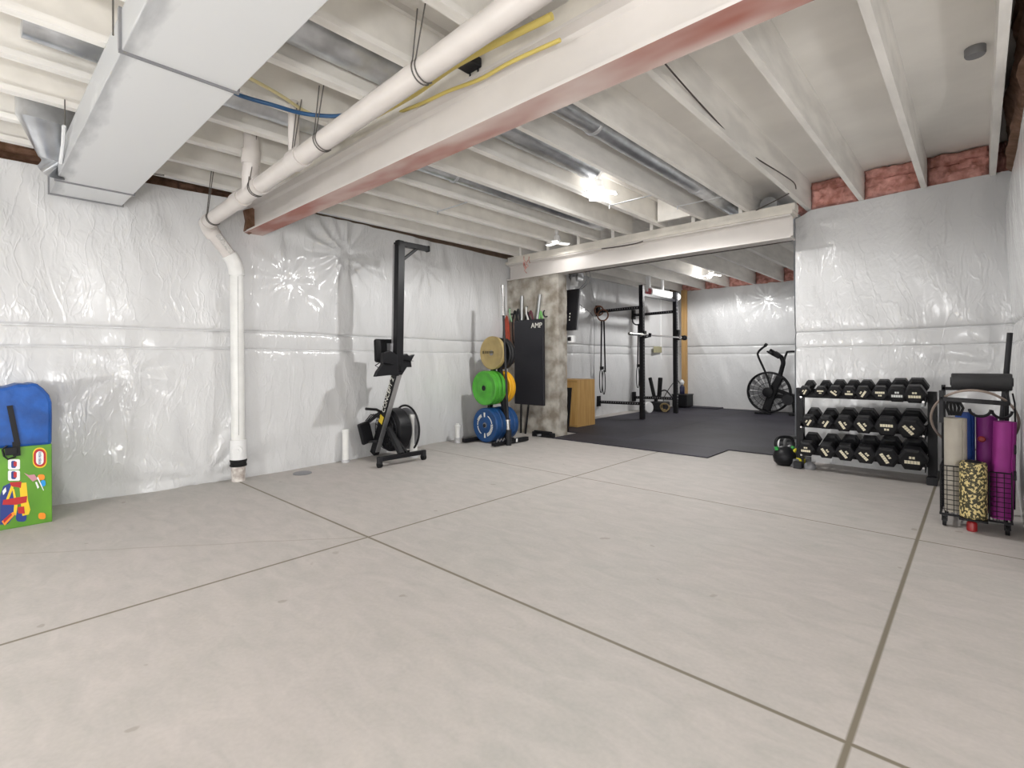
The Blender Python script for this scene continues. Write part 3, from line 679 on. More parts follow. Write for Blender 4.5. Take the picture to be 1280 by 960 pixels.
m = MB(); m.tube([a, a.lerp(b, .33)]+[a.lerp(b, .42)+Vector((.02, 0, -.02)), a.lerp(b, .58)+Vector((.02, 0, -.02)), a.lerp(b, .67), b], .015, 10); m.build('handle', BLACK, rw, smooth=True)
q = AX(457, 541, -4.96)
MB().obox(q, (.05, .14, .24), Matrix.Rotation(.25, 3, 'X'), bev=.015).build('monitor', BLACK, rw)
m = MB(); m.bar(q+Vector((.02, .03, .12)), (-4.80, YR-.04, .52), .03, .03); m.bar(q+Vector((.02, .03, -.1)), (-4.86, YR-.04, .2), .025, .025); m.build('monitor_arm', BLACK, rw)
m = MB()
for k in range(4):
    m.tube([q+Vector((.0, .02*k, .13)), q+Vector((.03, .05+.03*k, .20)), Vector((-4.80, YR-.05, .46+.02*k))], .006, 5)
m.build('cables', BLACK, rw)

# ------------------------------------------------------------------ capped pipe stubs in the slab
def stub(px, py, X_, r, h, label, col=PVCW, base=0.):
    a = AX(px, py, X_); a.z = 0; t = thing('floor_pipe_stub', a, label, 'pipe', 'white pipe stubs standing in the floor')
    m = MB(); m.cyl(a, a+Vector((0, 0, h)), r, n=20); m.build('pipe', col, t, smooth=True)
    m = MB(); m.cyl(a+Vector((0, 0, h-.03)), a+Vector((0, 0, h+.008)), r*1.1, n=20); m.build('cap', col, t, smooth=True)
    if base: m = MB(); m.cyl(a, a+Vector((0, 0, base)), r*1.25, n=20); m.build('coupling', mat('dusty_pipe', (.55, .55, .56), .5, var=.2, vscale=30), t, smooth=True)
    return t
stub(432, 578, -4.985, .034, .345, 'slender white pipe stub by the film wall, short of the rower', base=.03)
stub(517, 570, -4.665, .042, .475, 'tall thick white pipe stub just behind the rower wheels', base=.03)
t = stub(572, 553, -5.04, .032, .22, 'short white pipe stub beside the plate tree foot', base=.07)
a = AX(572, 553, -5.04); m = MB(); m.lathe((a.x, a.y, .20), (0, 0, 1), [(0, .034), (.01, .040), (.03, .040), (.04, .022), (.055, .022)], 16); m.build('cleanout_cap', PVCW, t, smooth=True)
a = AZ(378, 592)
m = MB(); m.lathe((a.x, a.y, 0), (0, 0, 1), [(0, .085), (.008, .085), (.014, .07), (.015, .02)], 28)
tag(m.build('floor_cleanout_cover', MGREY, smooth=True), 'dark round cover set in the concrete between drain pipe and rower', 'cover')

# ------------------------------------------------------------------ toy box with blue bag on it
XT = -4.64
tb = thing('toy_box', (-4.84, .18, 0), 'green printed cardboard toy box standing on the floor by the film wall', 'box')
GREEN = mat('green_print', (.13, .34, .025), .4, col2=(.08, .24, .015), vscale=3)
TC = [mat('print_'+n, c, .4) for n, c in dict(red=(.45, .015, .02), yellow=(.80, .55, .02), navy=(.015, .04, .22), white=(.8, .8, .8), orange=(.85, .28, .02), sky=(.02, .30, .70), pink=(.55, .25, .3), dark=(.05, .06, .03)).items()]
m = MB(); m.box(XT-.38, XT, -.06, .405, .0, .53); m.build('carton', GREEN, tb, bevel=.004)
def flat_print(name, polys, base, par, dx=.002):
    m = MB()
    for k, (ci, pts) in enumerate(polys):
        m.mi = ci; m.prism([AX(x, y, XT+dx+k*.0004) for x, y in pts], (-.0015, 0, 0))
    return m.build(name, TC, par)
def rrect(x0, y0, x1, y1, r, n=5):
    out = []
    for cx, cyy, a0 in ((x1-r, y0+r, -90), (x1-r, y1-r, 0), (x0+r, y1-r, 90), (x0+r, y0+r, 180)):
        for i in range(n+1):
            a = math.radians(a0+90*i/n); out.append((cx+r*math.cos(a), cyy+r*math.sin(a)))
    return out
flat_print('oval_logo', [(1, rrect(41, 559.5, 58.5, 585, 8)), (0, rrect(42, 561, 57.5, 583.5, 7.5)), (3, rrect(45, 564, 54.5, 581, 4.5))], 0, tb)
text('little tikes', 'logo_lettering', TC[2], AX(49.8, 572.5, XT+.006), (0, 0, -1), (0, 1, 0), .021, tb, .0005)
flat_print('printed_pattern', [(3, rrect(10, 574, 25, 587, 2)), (2, rrect(14, 576, 20, 585, 2)), (0, rrect(17, 577, 21, 583, 1)), (3, rrect(10, 588, 25, 601, 2)), (2, rrect(14, 589, 20, 599, 2)), (0, rrect(17, 590, 21, 597, 1)), (4, rrect(47, 593, 56, 600, 3)), (5, rrect(51, 600, 57, 608, 3)), (4, rrect(48, 641, 57, 649, 3)),
    (6, [(30, 591), (36, 594), (43, 593), (47, 599), (41, 602), (37, 598)]), (3, [(46, 597), (47.5, 596), (55, 613), (54, 613)]), (3, [(44, 603), (46, 602), (49, 609), (47, 611)])], 0, tb)
flat_print('bouncer_picture', [(2, [(4, 608), (12, 604), (18, 612), (22, 640), (10, 655), (0, 656), (0, 620)]), (2, rrect(20, 640, 33, 652, 4)), (1, [(24, 604), (33, 603), (35, 625), (38, 637), (36, 643), (28, 645), (26, 630), (25, 616)]), (0, [(12, 603), (27, 602), (26, 610), (22, 609), (14, 608)]),
    (1, [(14, 607), (17, 609), (10, 627), (7, 626)]), (1, [(15, 609), (18, 612), (22, 632), (20, 645), (17, 640), (18, 628)]), (0, [(4, 625), (20, 622), (34, 620), (33, 628), (20, 631), (3, 631)]), (4, [(2, 652), (16, 640), (20, 642), (6, 657)]), (0, [(4, 650), (14, 641), (15, 644), (5, 654)]), (0, [(22, 634), (30, 633), (31, 642), (23, 642)]), (3, [(3, 614), (7, 609), (8, 614), (4, 619)])], 0, tb)
m = MB()
prof = [AX(x, y, XT+.01) for x, y in ((65, 556), (65.5, 520), (65, 503), (62, 494), (55, 486), (47, 480), (40, 478.5), (34, 480.5), (22, 480), (8, 484), (0, 485))]
poly = [Vector((XT+.01, -.07, .535))]+prof+[Vector((XT+.01, -.07, .90))]
bg = bpy.data.objects
m.prism(poly, (-.36, 0, 0))
bag = m.build('storage_bag', mat('blue_nylon', (.005, .08, .35), .5, var=.3, vscale=9, bump=.4, bscale=14), smooth=False, bevel=.02)
tag(bag, 'bright blue fabric bag bulging on top of the green toy box', 'bag')
m = MB(); a, b = AX(12, 507, XT+.020), AX(22, 556, XT+.020); m.bar(a, b, .028, .003, Vector((1, 0, 0))); a2, b2 = AX(20, 552, XT+.016), AX(21, 570, XT+.016); m.bar(a2, b2, .036, .004, Vector((1, 0, 0)))
m.tube([AX(x, y, XT+.018) for x, y in ((9, 557), (3, 562), (5, 570), (10, 574), (20, 571))], .006, 6); m.obox(AX(14, 564, XT+.02), (.012, .06, .05), bev=.004)
bs = m.build('bag_strap', BLACK); tag(bs, 'black webbing strap with buckle hanging down over the blue bag', 'strap')

# ------------------------------------------------------------------ plate tree, plates and barbell
tr = thing('plate_tree', (-4.72, 4.84, 0), 'black A-shaped plate tree holding coloured bumper plates', 'plate rack')
m = MB(); m.bar((-4.455, 4.47, .035), (-4.455, 5.12, .035), .06, .05); m.build('front_foot', BLACK, tr, bevel=.006)
m = MB(); m.bar((-4.95, 4.42, .035), (-4.95, 5.12, .035), .06, .05); m.build('rear_foot', BLACK, tr, bevel=.006)
m = MB(); m.bar((-4.46, 4.84, .05), (-4.95, 4.84, .05), .06, .05); m.build('floor_bar', BLACK, tr, bevel=.006)
m = MB(); m.bar((-4.56, 4.84, .06), (-4.74, 4.84, 1.36), .05, .06, Vector((0, 1, 0))); m.bar((-4.92, 4.84, .06), (-4.76, 4.84, 1.36), .05, .06, Vector((0, 1, 0))); m.build('upright', BLACK, tr, bevel=.004)
for z in (.23, .72, 1.18):
    for s in (-1, 1):
        m = MB(); m.cyl((-4.75, 4.84, z), (-4.75, 4.84+s*(.235 if z < 1 or s > 0 else .085), z), .024, n=16); m.build('peg', CHROME if z > 1 else DGREY, tr, smooth=True)
    m = MB(); m.box(-4.90+abs(z-.23)*.12, -4.60-abs(z-.23)*.12, 4.815, 4.865, z-.03, z+.03); m.build('crossbar', BLACK, tr)
for k in range(3):
    m = MB(); q = Vector((-4.42, 4.50+.055*k, .06)); m.tube([q, q+Vector((.02, .01, .04)), q+Vector((.0, .04, .02))], .006, 6); m.build('bar_clip', MGREY, tr)
for y in (4.76, 4.88):
    m = MB(); m.obox((-4.424, y, .04), (.004, .03, .045)); m.build('label_plate', WHITE, tr)
def plate(y0, th, z, r, col, label, mark=None, x=-4.75):
    c = Vector((x, y0, z)); t = thing('bumper_plate', (x, y0, z-r), label, 'weight plate', 'bumper plates on the plate tree')
    m = MB(); prof = [(0.004, .03), (.004, .045), (.0, .05), (0, .10), (.006, .115), (.006, r*.80), (0, r*.86), (0, r-.008), (.008, r), (th-.008, r), (th, r-.008), (th, .03)]
    m.lathe(c, (0, 1, 0), prof, 56); m.build('disc', col, t, smooth=True)
    m = MB(); m.cyl(c+Vector((0, -.001, 0)), c+Vector((0, .002, 0)), .034, n=24); m.build('hub', MGREY if mark != 'green' else BLACK, t, smooth=True)
    if mark == 'blue':
        m = MB()
        def arc_(a0, a1, r0, r1, blocks=False, n=14):
            for k in range(n):
                u0, u1 = a0+(a1-a0)*k/n, a0+(a1-a0)*(k+(.62 if blocks else 1))/n
                P_ = [c+Vector((-rr*math.cos(math.radians(aa)), -.0005, rr*math.sin(math.radians(aa)))) for rr, aa in ((r0, u0), (r1, u0), (r1, u1), (r0, u1))]
                m.prism(P_, (0, -.0015, 0))
        arc_(25, 66, .115, .152, True, 7); arc_(-2, 24, .12, .14, True, 5); arc_(-60, -8, .125, .137); arc_(116, 168, .128, .140); arc_(172, 252, .112, .152, True, 12); arc_(84, 94, .105, .165, n=2); arc_(-96, -86, .105, .165, n=2)
        m.build('white_lettering', WMARK, t)
    if mark == 'tan':
        m = MB()
        for k, (dx, w_) in enumerate([(-.15, .03), (-.10, .025), (-.065, .025), (-.03, .022), (.0, .02), (.03, .02)]): m.obox(c+Vector((dx, -.002, .01)), (w_, .004, .038-.002*k))
        m.build('dark_lettering', mat('dark_print', (.10, .075, .03), .6), t)
    return t
BLU = mat('blue_rubber', (.008, .06, .20), .45, var=.15, vscale=9); GRN = mat('green_rubber', (.07, .36, .03), .45, var=.15, vscale=9)
YEL = mat('yellow_rubber', (.72, .36, .01), .45); TAN = mat('tan_rubber', (.40, .30, .125), .5, var=.12, vscale=8); BLKR = mat('black_plate_rubber', (.012, .012, .014), .45)
plate(4.615, .095, .235, .225, BLU, 'outer blue bumper plate with white lettering, lowest peg on the toy box side', 'blue')
plate(4.715, .09, .235, .225, BLU, 'inner blue bumper plate behind the lettered one on the lowest peg')
plate(4.880, .075, .235, .225, BLU, 'inner blue bumper plate on the pier side of the lowest peg')
plate(4.958, .075, .235, .225, BLU, 'outermost blue bumper plate on the pier side of the lowest peg')
plate(4.600, .065, .72, .225, GRN, 'front green bumper plate facing the room on the middle peg', 'green')
plate(4.668, .065, .72, .225, GRN, 'middle green bumper plate of three on the middle peg')
plate(4.736, .065, .72, .225, GRN, 'rearmost green bumper plate against the tree upright')
plate(4.875, .055, .72, .222, YEL, 'yellow bumper plate nearest the tree upright')
plate(4.932, .055, .72, .222, YEL, 'outer yellow bumper plate on the pier side')
plate(4.745, .055, 1.18, .222, TAN, 'single tan bumper plate with dark lettering on the top peg', 'tan')
plate(4.880, .05, 1.17, .215, BLKR, 'black bumper plate behind the tan one, nearest the upright')
plate(4.935, .05, 1.17, .215, BLKR, 'outer black bumper plate on the top peg by the red band')
def barbell(a, b, label, s1=.30, s2=.30, shaft=BLACK, sl=CHROME, sr=.025, r=.014, low=None):
    a, b = Vector(a), Vector(b); d = (b-a).normalized(); L_ = (b-a).length
    t = thing('barbell', a, label, 'barbell', 'barbells')
    MB().cyl(a+d*s1, b-d*s2, r, n=14).build('shaft', shaft, t, smooth=True)
    MB().cyl(a, a+d*s1, sr if low is None else r*1.1, n=18).build('sleeve', low or sl, t, smooth=True); MB().cyl(b-d*s2, b, sr, n=18).build('sleeve', sl, t, smooth=True)
    for q in ((b-d*s2,) if low else (a+d*s1, b-d*s2)): MB().cyl(q-d*.008, q+d*.008, sr*1.35, n=18).build('collar', CHROME, t, smooth=True)
    return t
barbell((-4.40, 4.70, .06), (-4.475, 4.675, 2.04), 'black and chrome barbell standing upright in the plate tree foot', .26, .38, DGREY)
m = MB(); m.cyl((-4.40, 4.70, .0), (-4.40, 4.70, .20), .036, n=18); m.build('barbell_socket', DGREY, tr, smooth=True)
barbell((-5.01, 5.62, .0), (-4.99, 5.635, 2.04), 'barbell standing behind the hanging black mat, toward the film wall', .40, .42, DGREY, mat('dull_sleeve', (.36, .37, .37), .35, metal=.8), low=BLACK)
barbell((-4.905, 5.60, .0), (-4.64, 5.635, 2.03), 'barbell leaning behind the hanging black mat, toward the rubber mats', .40, .42, DGREY, bpy.data.materials['dull_sleeve'], low=BLACK)

# ------------------------------------------------------------------ things hung on the pier
mt_ = thing('exercise_mat', (-4.79, 5.575, .43), 'thick black folding exercise mat hung on the concrete pier', 'exercise mat')
m = MB(); m.box(-5.07, -4.512, 5.545, 5.585, .435, 1.668); m.build('mat_body', mat('black_vinyl', (.011, .011, .016), .42), mt_, bevel=.008)
text('AMP', 'white_logo', WMARK, (-4.635, 5.543, 1.575), (1, 0, 0), (0, 0, 1), .105, mt_)
for k, x in enumerate((-5.22, -4.87, -4.55)):
    m = MB(); z = 1.84 if k < 2 else 1.76; m.tube([(x, 5.70, z-.05), (x, 5.63, z-.06), (x, 5.60, z-.03), (x, 5.60, z+.01), (x, 5.62, z+.03)], .010, 8)
    tag(m.build('wall_hook', DGREY if k else BLACK, smooth=True), 'black hook in the concrete pier, %s from the film wall' % ORD[k], 'hook', 'hooks on the concrete pier')
def loop(name, pts, r, mt, label, cat, n=8, grp=None, closed=True):
    P_ = [Vector(p) for p in pts]; out = []; k = len(P_)
    for i in range(k):
        a, b, pa, pb = P_[i], P_[(i+1) % k], P_[i-1], P_[(i+2) % k]
        for j in range(5):
            t = j/5; out.append(.5*((2*a)+(b-pa)*t+(2*pa-5*a+4*b-pb)*t*t+(3*a-pa-3*b+pb)*t**3))
    m = MB(); m.tube(out, r, n, True); return tag(m.build(name, mt, smooth=True), label, cat, grp)
RED = mat('red_band_rubber', (.42, .06, .03), .5, var=.3); BRN = mat('brown_band_rubber', (.20, .13, .10), .5, var=.2)
def hang(x, ztop, zbot, wid, y): return [(x, y, ztop), (x+wid*.5, y, ztop-.12), (x+wid*.6, y, (ztop+zbot)/2), (x+wid*.45, y, zbot+.08), (x, y, zbot), (x-wid*.45, y, zbot+.08), (x-wid*.6, y, (ztop+zbot)/2), (x-wid*.5, y, ztop-.12)]
def band(x, zt, zb, wd, y, mt, label):     # flat loop band
    P_ = [Vector(p) for p in hang(x, zt, zb, wd, y)]; m = MB(); k = len(P_)
    for i in range(k): m.bar(P_[i], P_[(i+1) % k], .05, .006, Vector((1, 0, 0)) if abs((P_[(i+1) % k]-P_[i]).normalized().z) > .6 else Vector((0, 0, 1)))
    return tag(m.build('resistance_band', mt), label, 'resistance band', 'bands hanging on the concrete pier')
m = MB()
def leaf(x, zt, zb, wd, y, mt, label, th=.02):
    P_ = []
    for i in range(25):
        t = i/24; z = zt+(zb-zt)*t; P_.append((x+wd*.5*math.sin(PI*t)**.55, z))
    for i in range(25):
        t = 1-i/24; z = zt+(zb-zt)*t; P_.append((x-wd*.5*math.sin(PI*t)**.55, z))
    m = MB(); m.prism([(a, y, z) for a, z in P_], (0, th, 0)); return tag(m.build('resistance_band', mt, bevel=.003), label, 'resistance band', 'bands hanging on the concrete pier')
leaf(-5.235, 1.76, 1.08, .12, 5.55, RED, 'red rubber band bundle hanging at the film wall edge of the pier')
leaf(-5.16, 1.74, 1.02, .19, 5.595, BRN, 'brownish rubber band bundle hanging beside the red one')
BRP = RUB
for k, (x, zt, zb, wd) in enumerate([(-5.10, 1.82, 1.30, .08), (-5.04, 1.84, 1.36, .06), (-4.86, 1.78, 1.40, .10), (-4.80, 1.80, 1.38, .08)]):
    loop('jump_rope', hang(x, zt, zb, wd, 5.600+.004*k), .015, [RUB, DGREY, RUB, mat('maroon_rope', (.09, .02, .03), .6)][k], ['black rope looped on the pier beside the brown band', 'dark grey rope looped next to the first barbell sleeve', 'black rope showing above the middle of the hanging mat', 'dark maroon rope showing above the hanging mat'][k], 'rope', 8, 'ropes hanging on the concrete pier')
loop('resistance_band', hang(-4.60, 1.78, 1.35, .06, 5.60), .012, mat('green_band_rubber', (.16, .42, .12), .5), 'bright green rubber band showing above the mat corner', 'resistance band', 8, 'bands hanging on the concrete pier')
for k, (x, zt, c_) in enumerate([(-5.20, 1.86, (.25, .42, .25)), (-4.87, 1.86, (.6, .6, .58))]):
    m = MB(); m.tube([(x, 5.59, zt), (x+.01, 5.585, zt-.10), (x+.045, 5.59, zt-.2)], [.014, .011, .014], 8)
    tag(m.build('rope_grip', mat('grip_%s' % ('green', 'white')[k], c_, .5), smooth=True), ['pale green rope grip on the hook by the film wall', 'white rope grip on the middle pier hook'][k], 'rope grip', 'rope grips on the pier hooks')
# low dumbbell-like push-up bars at the foot of the pier
a = AY(667, 547, 5.50); b = AY(697, 548.5, 5.55)
t = thing('push_up_bars', ((a.x+b.x)/2, 5.5, 0), 'low black push-up handles on the floor at the pier foot', 'push-up bars')
m = MB(); m.bar((a.x, 5.50, .022), (b.x-.05, 5.53, .022), .05, .04); m.build('base', RUB, t, bevel=.006)
m = MB(); m.cyl((a.x+.02, 5.50, .065), (b.x-.09, 5.53, .06), .025, n=14); m.obox((a.x+.03, 5.5, .04), (.05, .09, .07), bev=.01); m.obox((b.x-.08, 5.53, .035), (.05, .09, .06), bev=.01); m.build('grip', BLACK, t, smooth=True)
m = MB(); m.cyl((a.x+.12, 5.44, .03), (a.x+.14, 5.49, .03), .016, n=12); m.build('knob', MGREY, t, smooth=True)

# ------------------------------------------------------------------ TV behind the pier, wires, outlet
T_, B_ = AX(724, 361, -4.22), AX(720, 412.5, -4.22)
ux = Vector((1, 0, 0)); uz = (T_-B_).normalized(); uy = uz.cross(ux); Rt = Matrix((ux, uy, uz)).transposed()
cen = (T_+B_)/2+Vector((-.50, 0, 0))
tv = thing('flat_tv', (cen.x, cen.y, B_.z), 'black flat screen television tilted down behind the concrete pier', 'television')
MB().obox(cen+uy*.0, (1.0, .035, (T_-B_).length), Rt, bev=.006).build('screen_panel', BLACK, tv)
MB().obox(cen+uy*.03+ux*.496, (.012, .03, (T_-B_).length*.98), Rt).build('bezel_edge', MGREY, tv)
MB().obox(cen-uy*.03*(1 if uy.y > 0 else -1), (.5, .05, .3), Rt, bev=.01).build('rear_cover', DGREY, tv)
m = MB()
for k in range(3): m.obox(cen-uy*.019*(1 if uy.y > 0 else -1)+ux*.385-uz*(.06+.045*k), (.012, .004, .022), Rt)
m.build('port_marks', WMARK, tv)
m = MB(); m.bar(cen+uz*.1, (cen.x, cen.y-.10, cen.z+.4), .05, .03); m.bar((cen.x, PY1, cen.z+.2), cen+uz*.15, .06, .06); m.build('mount_arm', BLACK, tv)
q = AY(718.5, 352, 6.165)
o = MB().obox(q, (.13, .012, .13), Matrix.Rotation(.2, 3, 'Y')).build('paper_tag', WHITE); tag(o, 'white paper tag stuck to the foil above the television', 'paper')
m = MB()
vs = []; 
for i in range(9):
    for j in range(7): vs.append(AY(713+i*1.9, 316+j*6., 6.2)+Vector((0, .09*noise.noise(Vector((i*.9, j*1.3, 5))), .02*noise.noise(Vector((i*.9, j*.7, 9))))))
m.add(vs, [(i*7+j, i*7+j+1, (i+1)*7+j+1, (i+1)*7+j) for i in range(8) for j in range(6)])
o = m.build('foil_duct_end', GALV, smooth=True); so = o.modifiers.new('s', 'SOLIDIFY'); so.thickness = .02
tag(o, 'crumpled silver foil duct end over the television', 'duct')
for k, pts in enumerate([[(722, 318), (733, 330), (738, 348), (731, 358), (722, 364)], [(720, 318), (729, 332), (733, 350), (722, 363)]]):
    run('antenna_wire', [AY(x, y, 6.3) for x, y in pts], .006, MGREY, ['outer grey wire looping down to the television', 'inner grey wire looping down to the television'][k], 'cable', 6, 'wires over the television')
run('hanging_cable', [AX(724, 380, -5.2), AX(738, 391, -5.2), AX(742, 399, -5.2), AX(743, 420, -5.2), AX(742, 505, -5.2)], .005, MGREY, 'thin grey cord drooping down the rack room film wall', 'cable', 6)
q = AY(714.5, 424, 5.93)
t = thing('outlet_box', q, 'white outlet box with a black plug below the television', 'outlet')
MB().obox(q, (.10, .05, .10), bev=.006).build('box', WHITE, t); MB().obox(q+Vector((-.015, -.03, .005)), (.05, .04, .055), bev=.005).build('plug', BLACK, t)
m = MB(); m.box(-4.62, -4.40, 6.42, 6.46, 0, 2.6); 
m = MB(); m.box(-4.46, -4.42, 5.885, 5.97, 0, 2.29); struct(m.build('trim_2', STUD))

# plywood jump box and the black board beside it
q1 = AZ(730, 533.7); zt = .765
pb = thing('plyo_box', (q1.x-.26, 6.85, 0), 'plywood jump box standing behind the concrete pier', 'box')
MB().box(q1.x-.62, q1.x, 6.60, 7.1, .012, zt).build('box_shell', OAK, pb, bevel=.003)
m = MB(); 
for z in (.03, zt-.03): m.box(q1.x-.62, q1.x+.001, 6.597, 6.60, z-.009, z+.009)
m.build('edge_joint', mat('plywood_edge', (.42, .25, .09), .6), pb)
a = AY(712, 543, 6.15)
tag(MB().prism([(a.x-.16, 6.12, .012), (a.x-.005, 6.12, .012), (a.x-.03, 6.24, .66), (a.x-.19, 6.24, .66)], (0, .02, 0)).build('black_board', RUB), 'thin black board leaning between the pier and the jump box', 'board')

# ------------------------------------------------------------------ rubber mats
def rmat(x0, x1, y0, y1, label, z1=.012):
    o = MB().box(x0+.002, x1-.002, y0+.002, y1-.002, 0, z1).build('rubber_mat', RUBM, bevel=.002)
    return tag(o, label, 'rubber mat', 'black rubber floor mats')
rmat(-4.33, -2.175, 5.50, 6.13, 'long narrow black rubber mat strip in front of the pier opening')
for i, (x0, x1) in enumerate([(-5.12, -3.49), (-3.49, -1.46)]):
    for j, (y0, y1) in enumerate([(6.13, 7.9), (7.9, 9.55), (9.55, 11.22)]):
        rmat(x0, x1, y0, y1, 'black rubber mat, %s row from the strip, %s' % (ORD[j], ['along the rack wall', 'along the dumbbell wall side'][i]))
rmat(-5.1, -4.1, 10.9, 11.25, 'small raised black mat edge under the corner clutter', .03)

# ------------------------------------------------------------------ wall mounted power rack
pk = thing('power_rack', (-4.44, 8.93, 0), 'tall black wall mounted squat rack standing on rubber mats', 'squat rack')
XP = -4.44; YA, YB = 8.255, 9.618
for y in (YA, YB):
    m = MB(); m.box(XP-.038, XP+.038, y-.038, y+.038, .012, 2.42); post = m.build('post', BLACK, pk, bevel=.004)
    m = MB()
    for k in range(40):
        z = .2+k*.055; m.cyl((XP+.039, y, z), (XP+.041, y, z), .009, n=10)
    m.build('hole_pattern', MGREY, post)
    m = MB()
    for z in (.30, .36, 2.03, 2.10): m.cyl((XP+.038, y-.02, z), (XP+.055, y-.02, z), .012, n=8)
    m.build('bolt', CHROME, post)
for y, zu, zl in ((YA, 2.02, .29), (YB, 2.035, .30)):
    for z in (zu, zl):
        m = MB(); m.bar((XP-.03, y, z), (-5.37, y, z-.015), .05, .055); arm = m.build('wall_arm', BLACK, pk, bevel=.003)
        m = MB()
        for k in range(16): 
            x = -4.52-k*.05; m.cyl((x, y-.0255, z), (x, y-.028, z), .012, n=8)
        m.build('hole_pattern', MGREY, arm)
        MB().box(-5.39, -5.34, y-.05, y+.05, z-.10, z+.10).build('wall_plate', BLACK, pk, bevel=.004)
m = MB(); m.bar((XP, YA, 2.25), (XP, YB, 2.25), .045, .045); m.build('pull_up_bar', BLACK, pk)
for y in (YA, YB):
    m = MB(); m.obox((XP+.055, y+.0, 1.53), (.03, .09, .13)); m.bar((XP+.05, y, 1.47), (XP+.15, y, 1.49), .05, .02); m.bar((XP+.15, y, 1.48), (XP+.16, y, 1.55), .05, .02); m.build('j_cup', BLACK, pk, bevel=.004)
MB().obox((XP+.06, YB, 1.62), (.05, .08, .10), bev=.006).build('j_cup_pad', RUB, pk)
bb = barbell((XP+.115, 7.60, 1.518), (XP+.115, 10.02, 1.512), 'chrome barbell resting across the squat rack hooks', .42, .42, CHROME)
m = MB(); m.lathe((XP+.115, 9.76, 1.512), (0, 1, 0), [(0, .025), (0, .05), (.05, .05), (.05, .025)], 20); tag(m.build('barbell_collar', BLACK, smooth=True), 'black clamp collar on the far end of the racked barbell', 'collar')
# white roller tube above the rack
a, b = AX(811, 364.5, -4.56), AX(846, 371.5, -4.56); b.z = a.z
sc_ = thing('screen_roller', (a+b)/2, 'white roller tube with pink end caps above the squat rack', 'roller tube')
MB().cyl(a, b, .082, n=28).build('tube', WHITE, sc_, smooth=True)
PK = mat('pink_cap', (.65, .17, .20), .5)
for q in (a, b): MB().cyl(q-Vector((0, .02, 0)), q+Vector((0, .02, 0)), .06, n=20).build('end_cap', PK, sc_, smooth=True)
for y, rr in ((a.y+.02, .045), ((a.y+b.y)/2, .03)): MB().cyl((-4.58, y, a.z), (-4.58, y, ZJ), rr, n=16).build('hanger', WHITE, sc_, smooth=True)

# gym rings and suspension straps hanging off the rack arms
WOODR = mat('ring_wood', (.22, .10, .06), .4)
def ring_set(c, R_, mt, label, tilt=.2):
    m = MB(); u = Vector((math.cos(tilt), math.sin(tilt), 0)); m.tube([c+u*(R_*math.cos(t))+Vector((0, 0, R_*math.sin(t))) for t in [2*PI*i/32 for i in range(32)]], .014, 10, True)
    return tag(m.build('gym_ring', mt, smooth=True), label, 'gym ring', 'gym rings on the rack arms')
c1 = AY(753.5, 394, 8.19); c1b = AY(748, 389, 8.20)
ring_set(c1, .105, WOODR, 'brown wooden gym ring hanging in front of the nearer rack arm end')
ring_set(c1b+Vector((.02, -.01, .01)), .085, WOODR, 'dark wooden gym ring looped round the nearer rack arm end', .9)
c2_ = AY(796.5, 400, 9.56); ring_set(c2_, .10, DGREY, 'black gym ring under the farther rack arm')
for k, (cx, cz, y, px0, px1, y0, ymid, y1, lab) in enumerate([(0, 0, 8.18, 752, 755, 401, 460, 492, 'black suspension strap with handle hanging below the brown ring'), (0, 0, 9.54, 798.0, 799.8, 405, 457, 486, 'black suspension strap hanging beside the nearer rack post')]):
    A = AY(px0+1, y0, y); t = thing('suspension_strap', A, lab, 'strap', 'suspension straps on the rack')
    m = MB(); m.bar(AY(px0, y0, y), AY(px0-.8, ymid, y), .03, .004, Vector((0, 1, 0))); m.bar(AY(px1, y0, y), AY(px1+1.5, ymid+5, y), .03, .004, Vector((0, 1, 0))); m.build('webbing', RUB, t)
    MB().obox(AY(px0+.3, ymid, y), (.08, .02, .06), bev=.005).build('buckle', BLACK, t)
    for s in (-1, 1):
        q = AY(px0+1+s*1.8, (ymid+y1)/2+1+s, y); w_ = .032; h_ = .225
        m = MB(); m.tube([q+Vector((w_*math.cos(tt), 0, h_*math.sin(tt))) for tt in [2*PI*i/20 for i in range(20)]], .008, 6, True); m.build('foot_loop', RUB, t, smooth=True)

# conduit, outlet and bare stud in the rack room
cd = AX(825.5, 437, -5.33)
m = MB(); m.cyl((-5.32, cd.y, .35), (-5.32, cd.y, 2.64), .022, n=12); tag(m.build('conduit_pipe', WHITE, smooth=True), 'thin white vertical pipe on the film wall behind the rack', 'pipe')
q = AX(822, 437, -5.31); o = MB().obox(q, (.03, .36, .14), bev=.006).build('wall_box', mat('beige_box', (.40, .38, .24), .5)); tag(o, 'khaki rectangular box on the film wall behind the rack', 'box')
m = MB(); m.box(-4.99, -4.875, 11.12, 11.19, .0, 2.66); tag(m.build('bare_stud', STUD), 'bare orange pine stud standing in the rack room corner', 'stud')

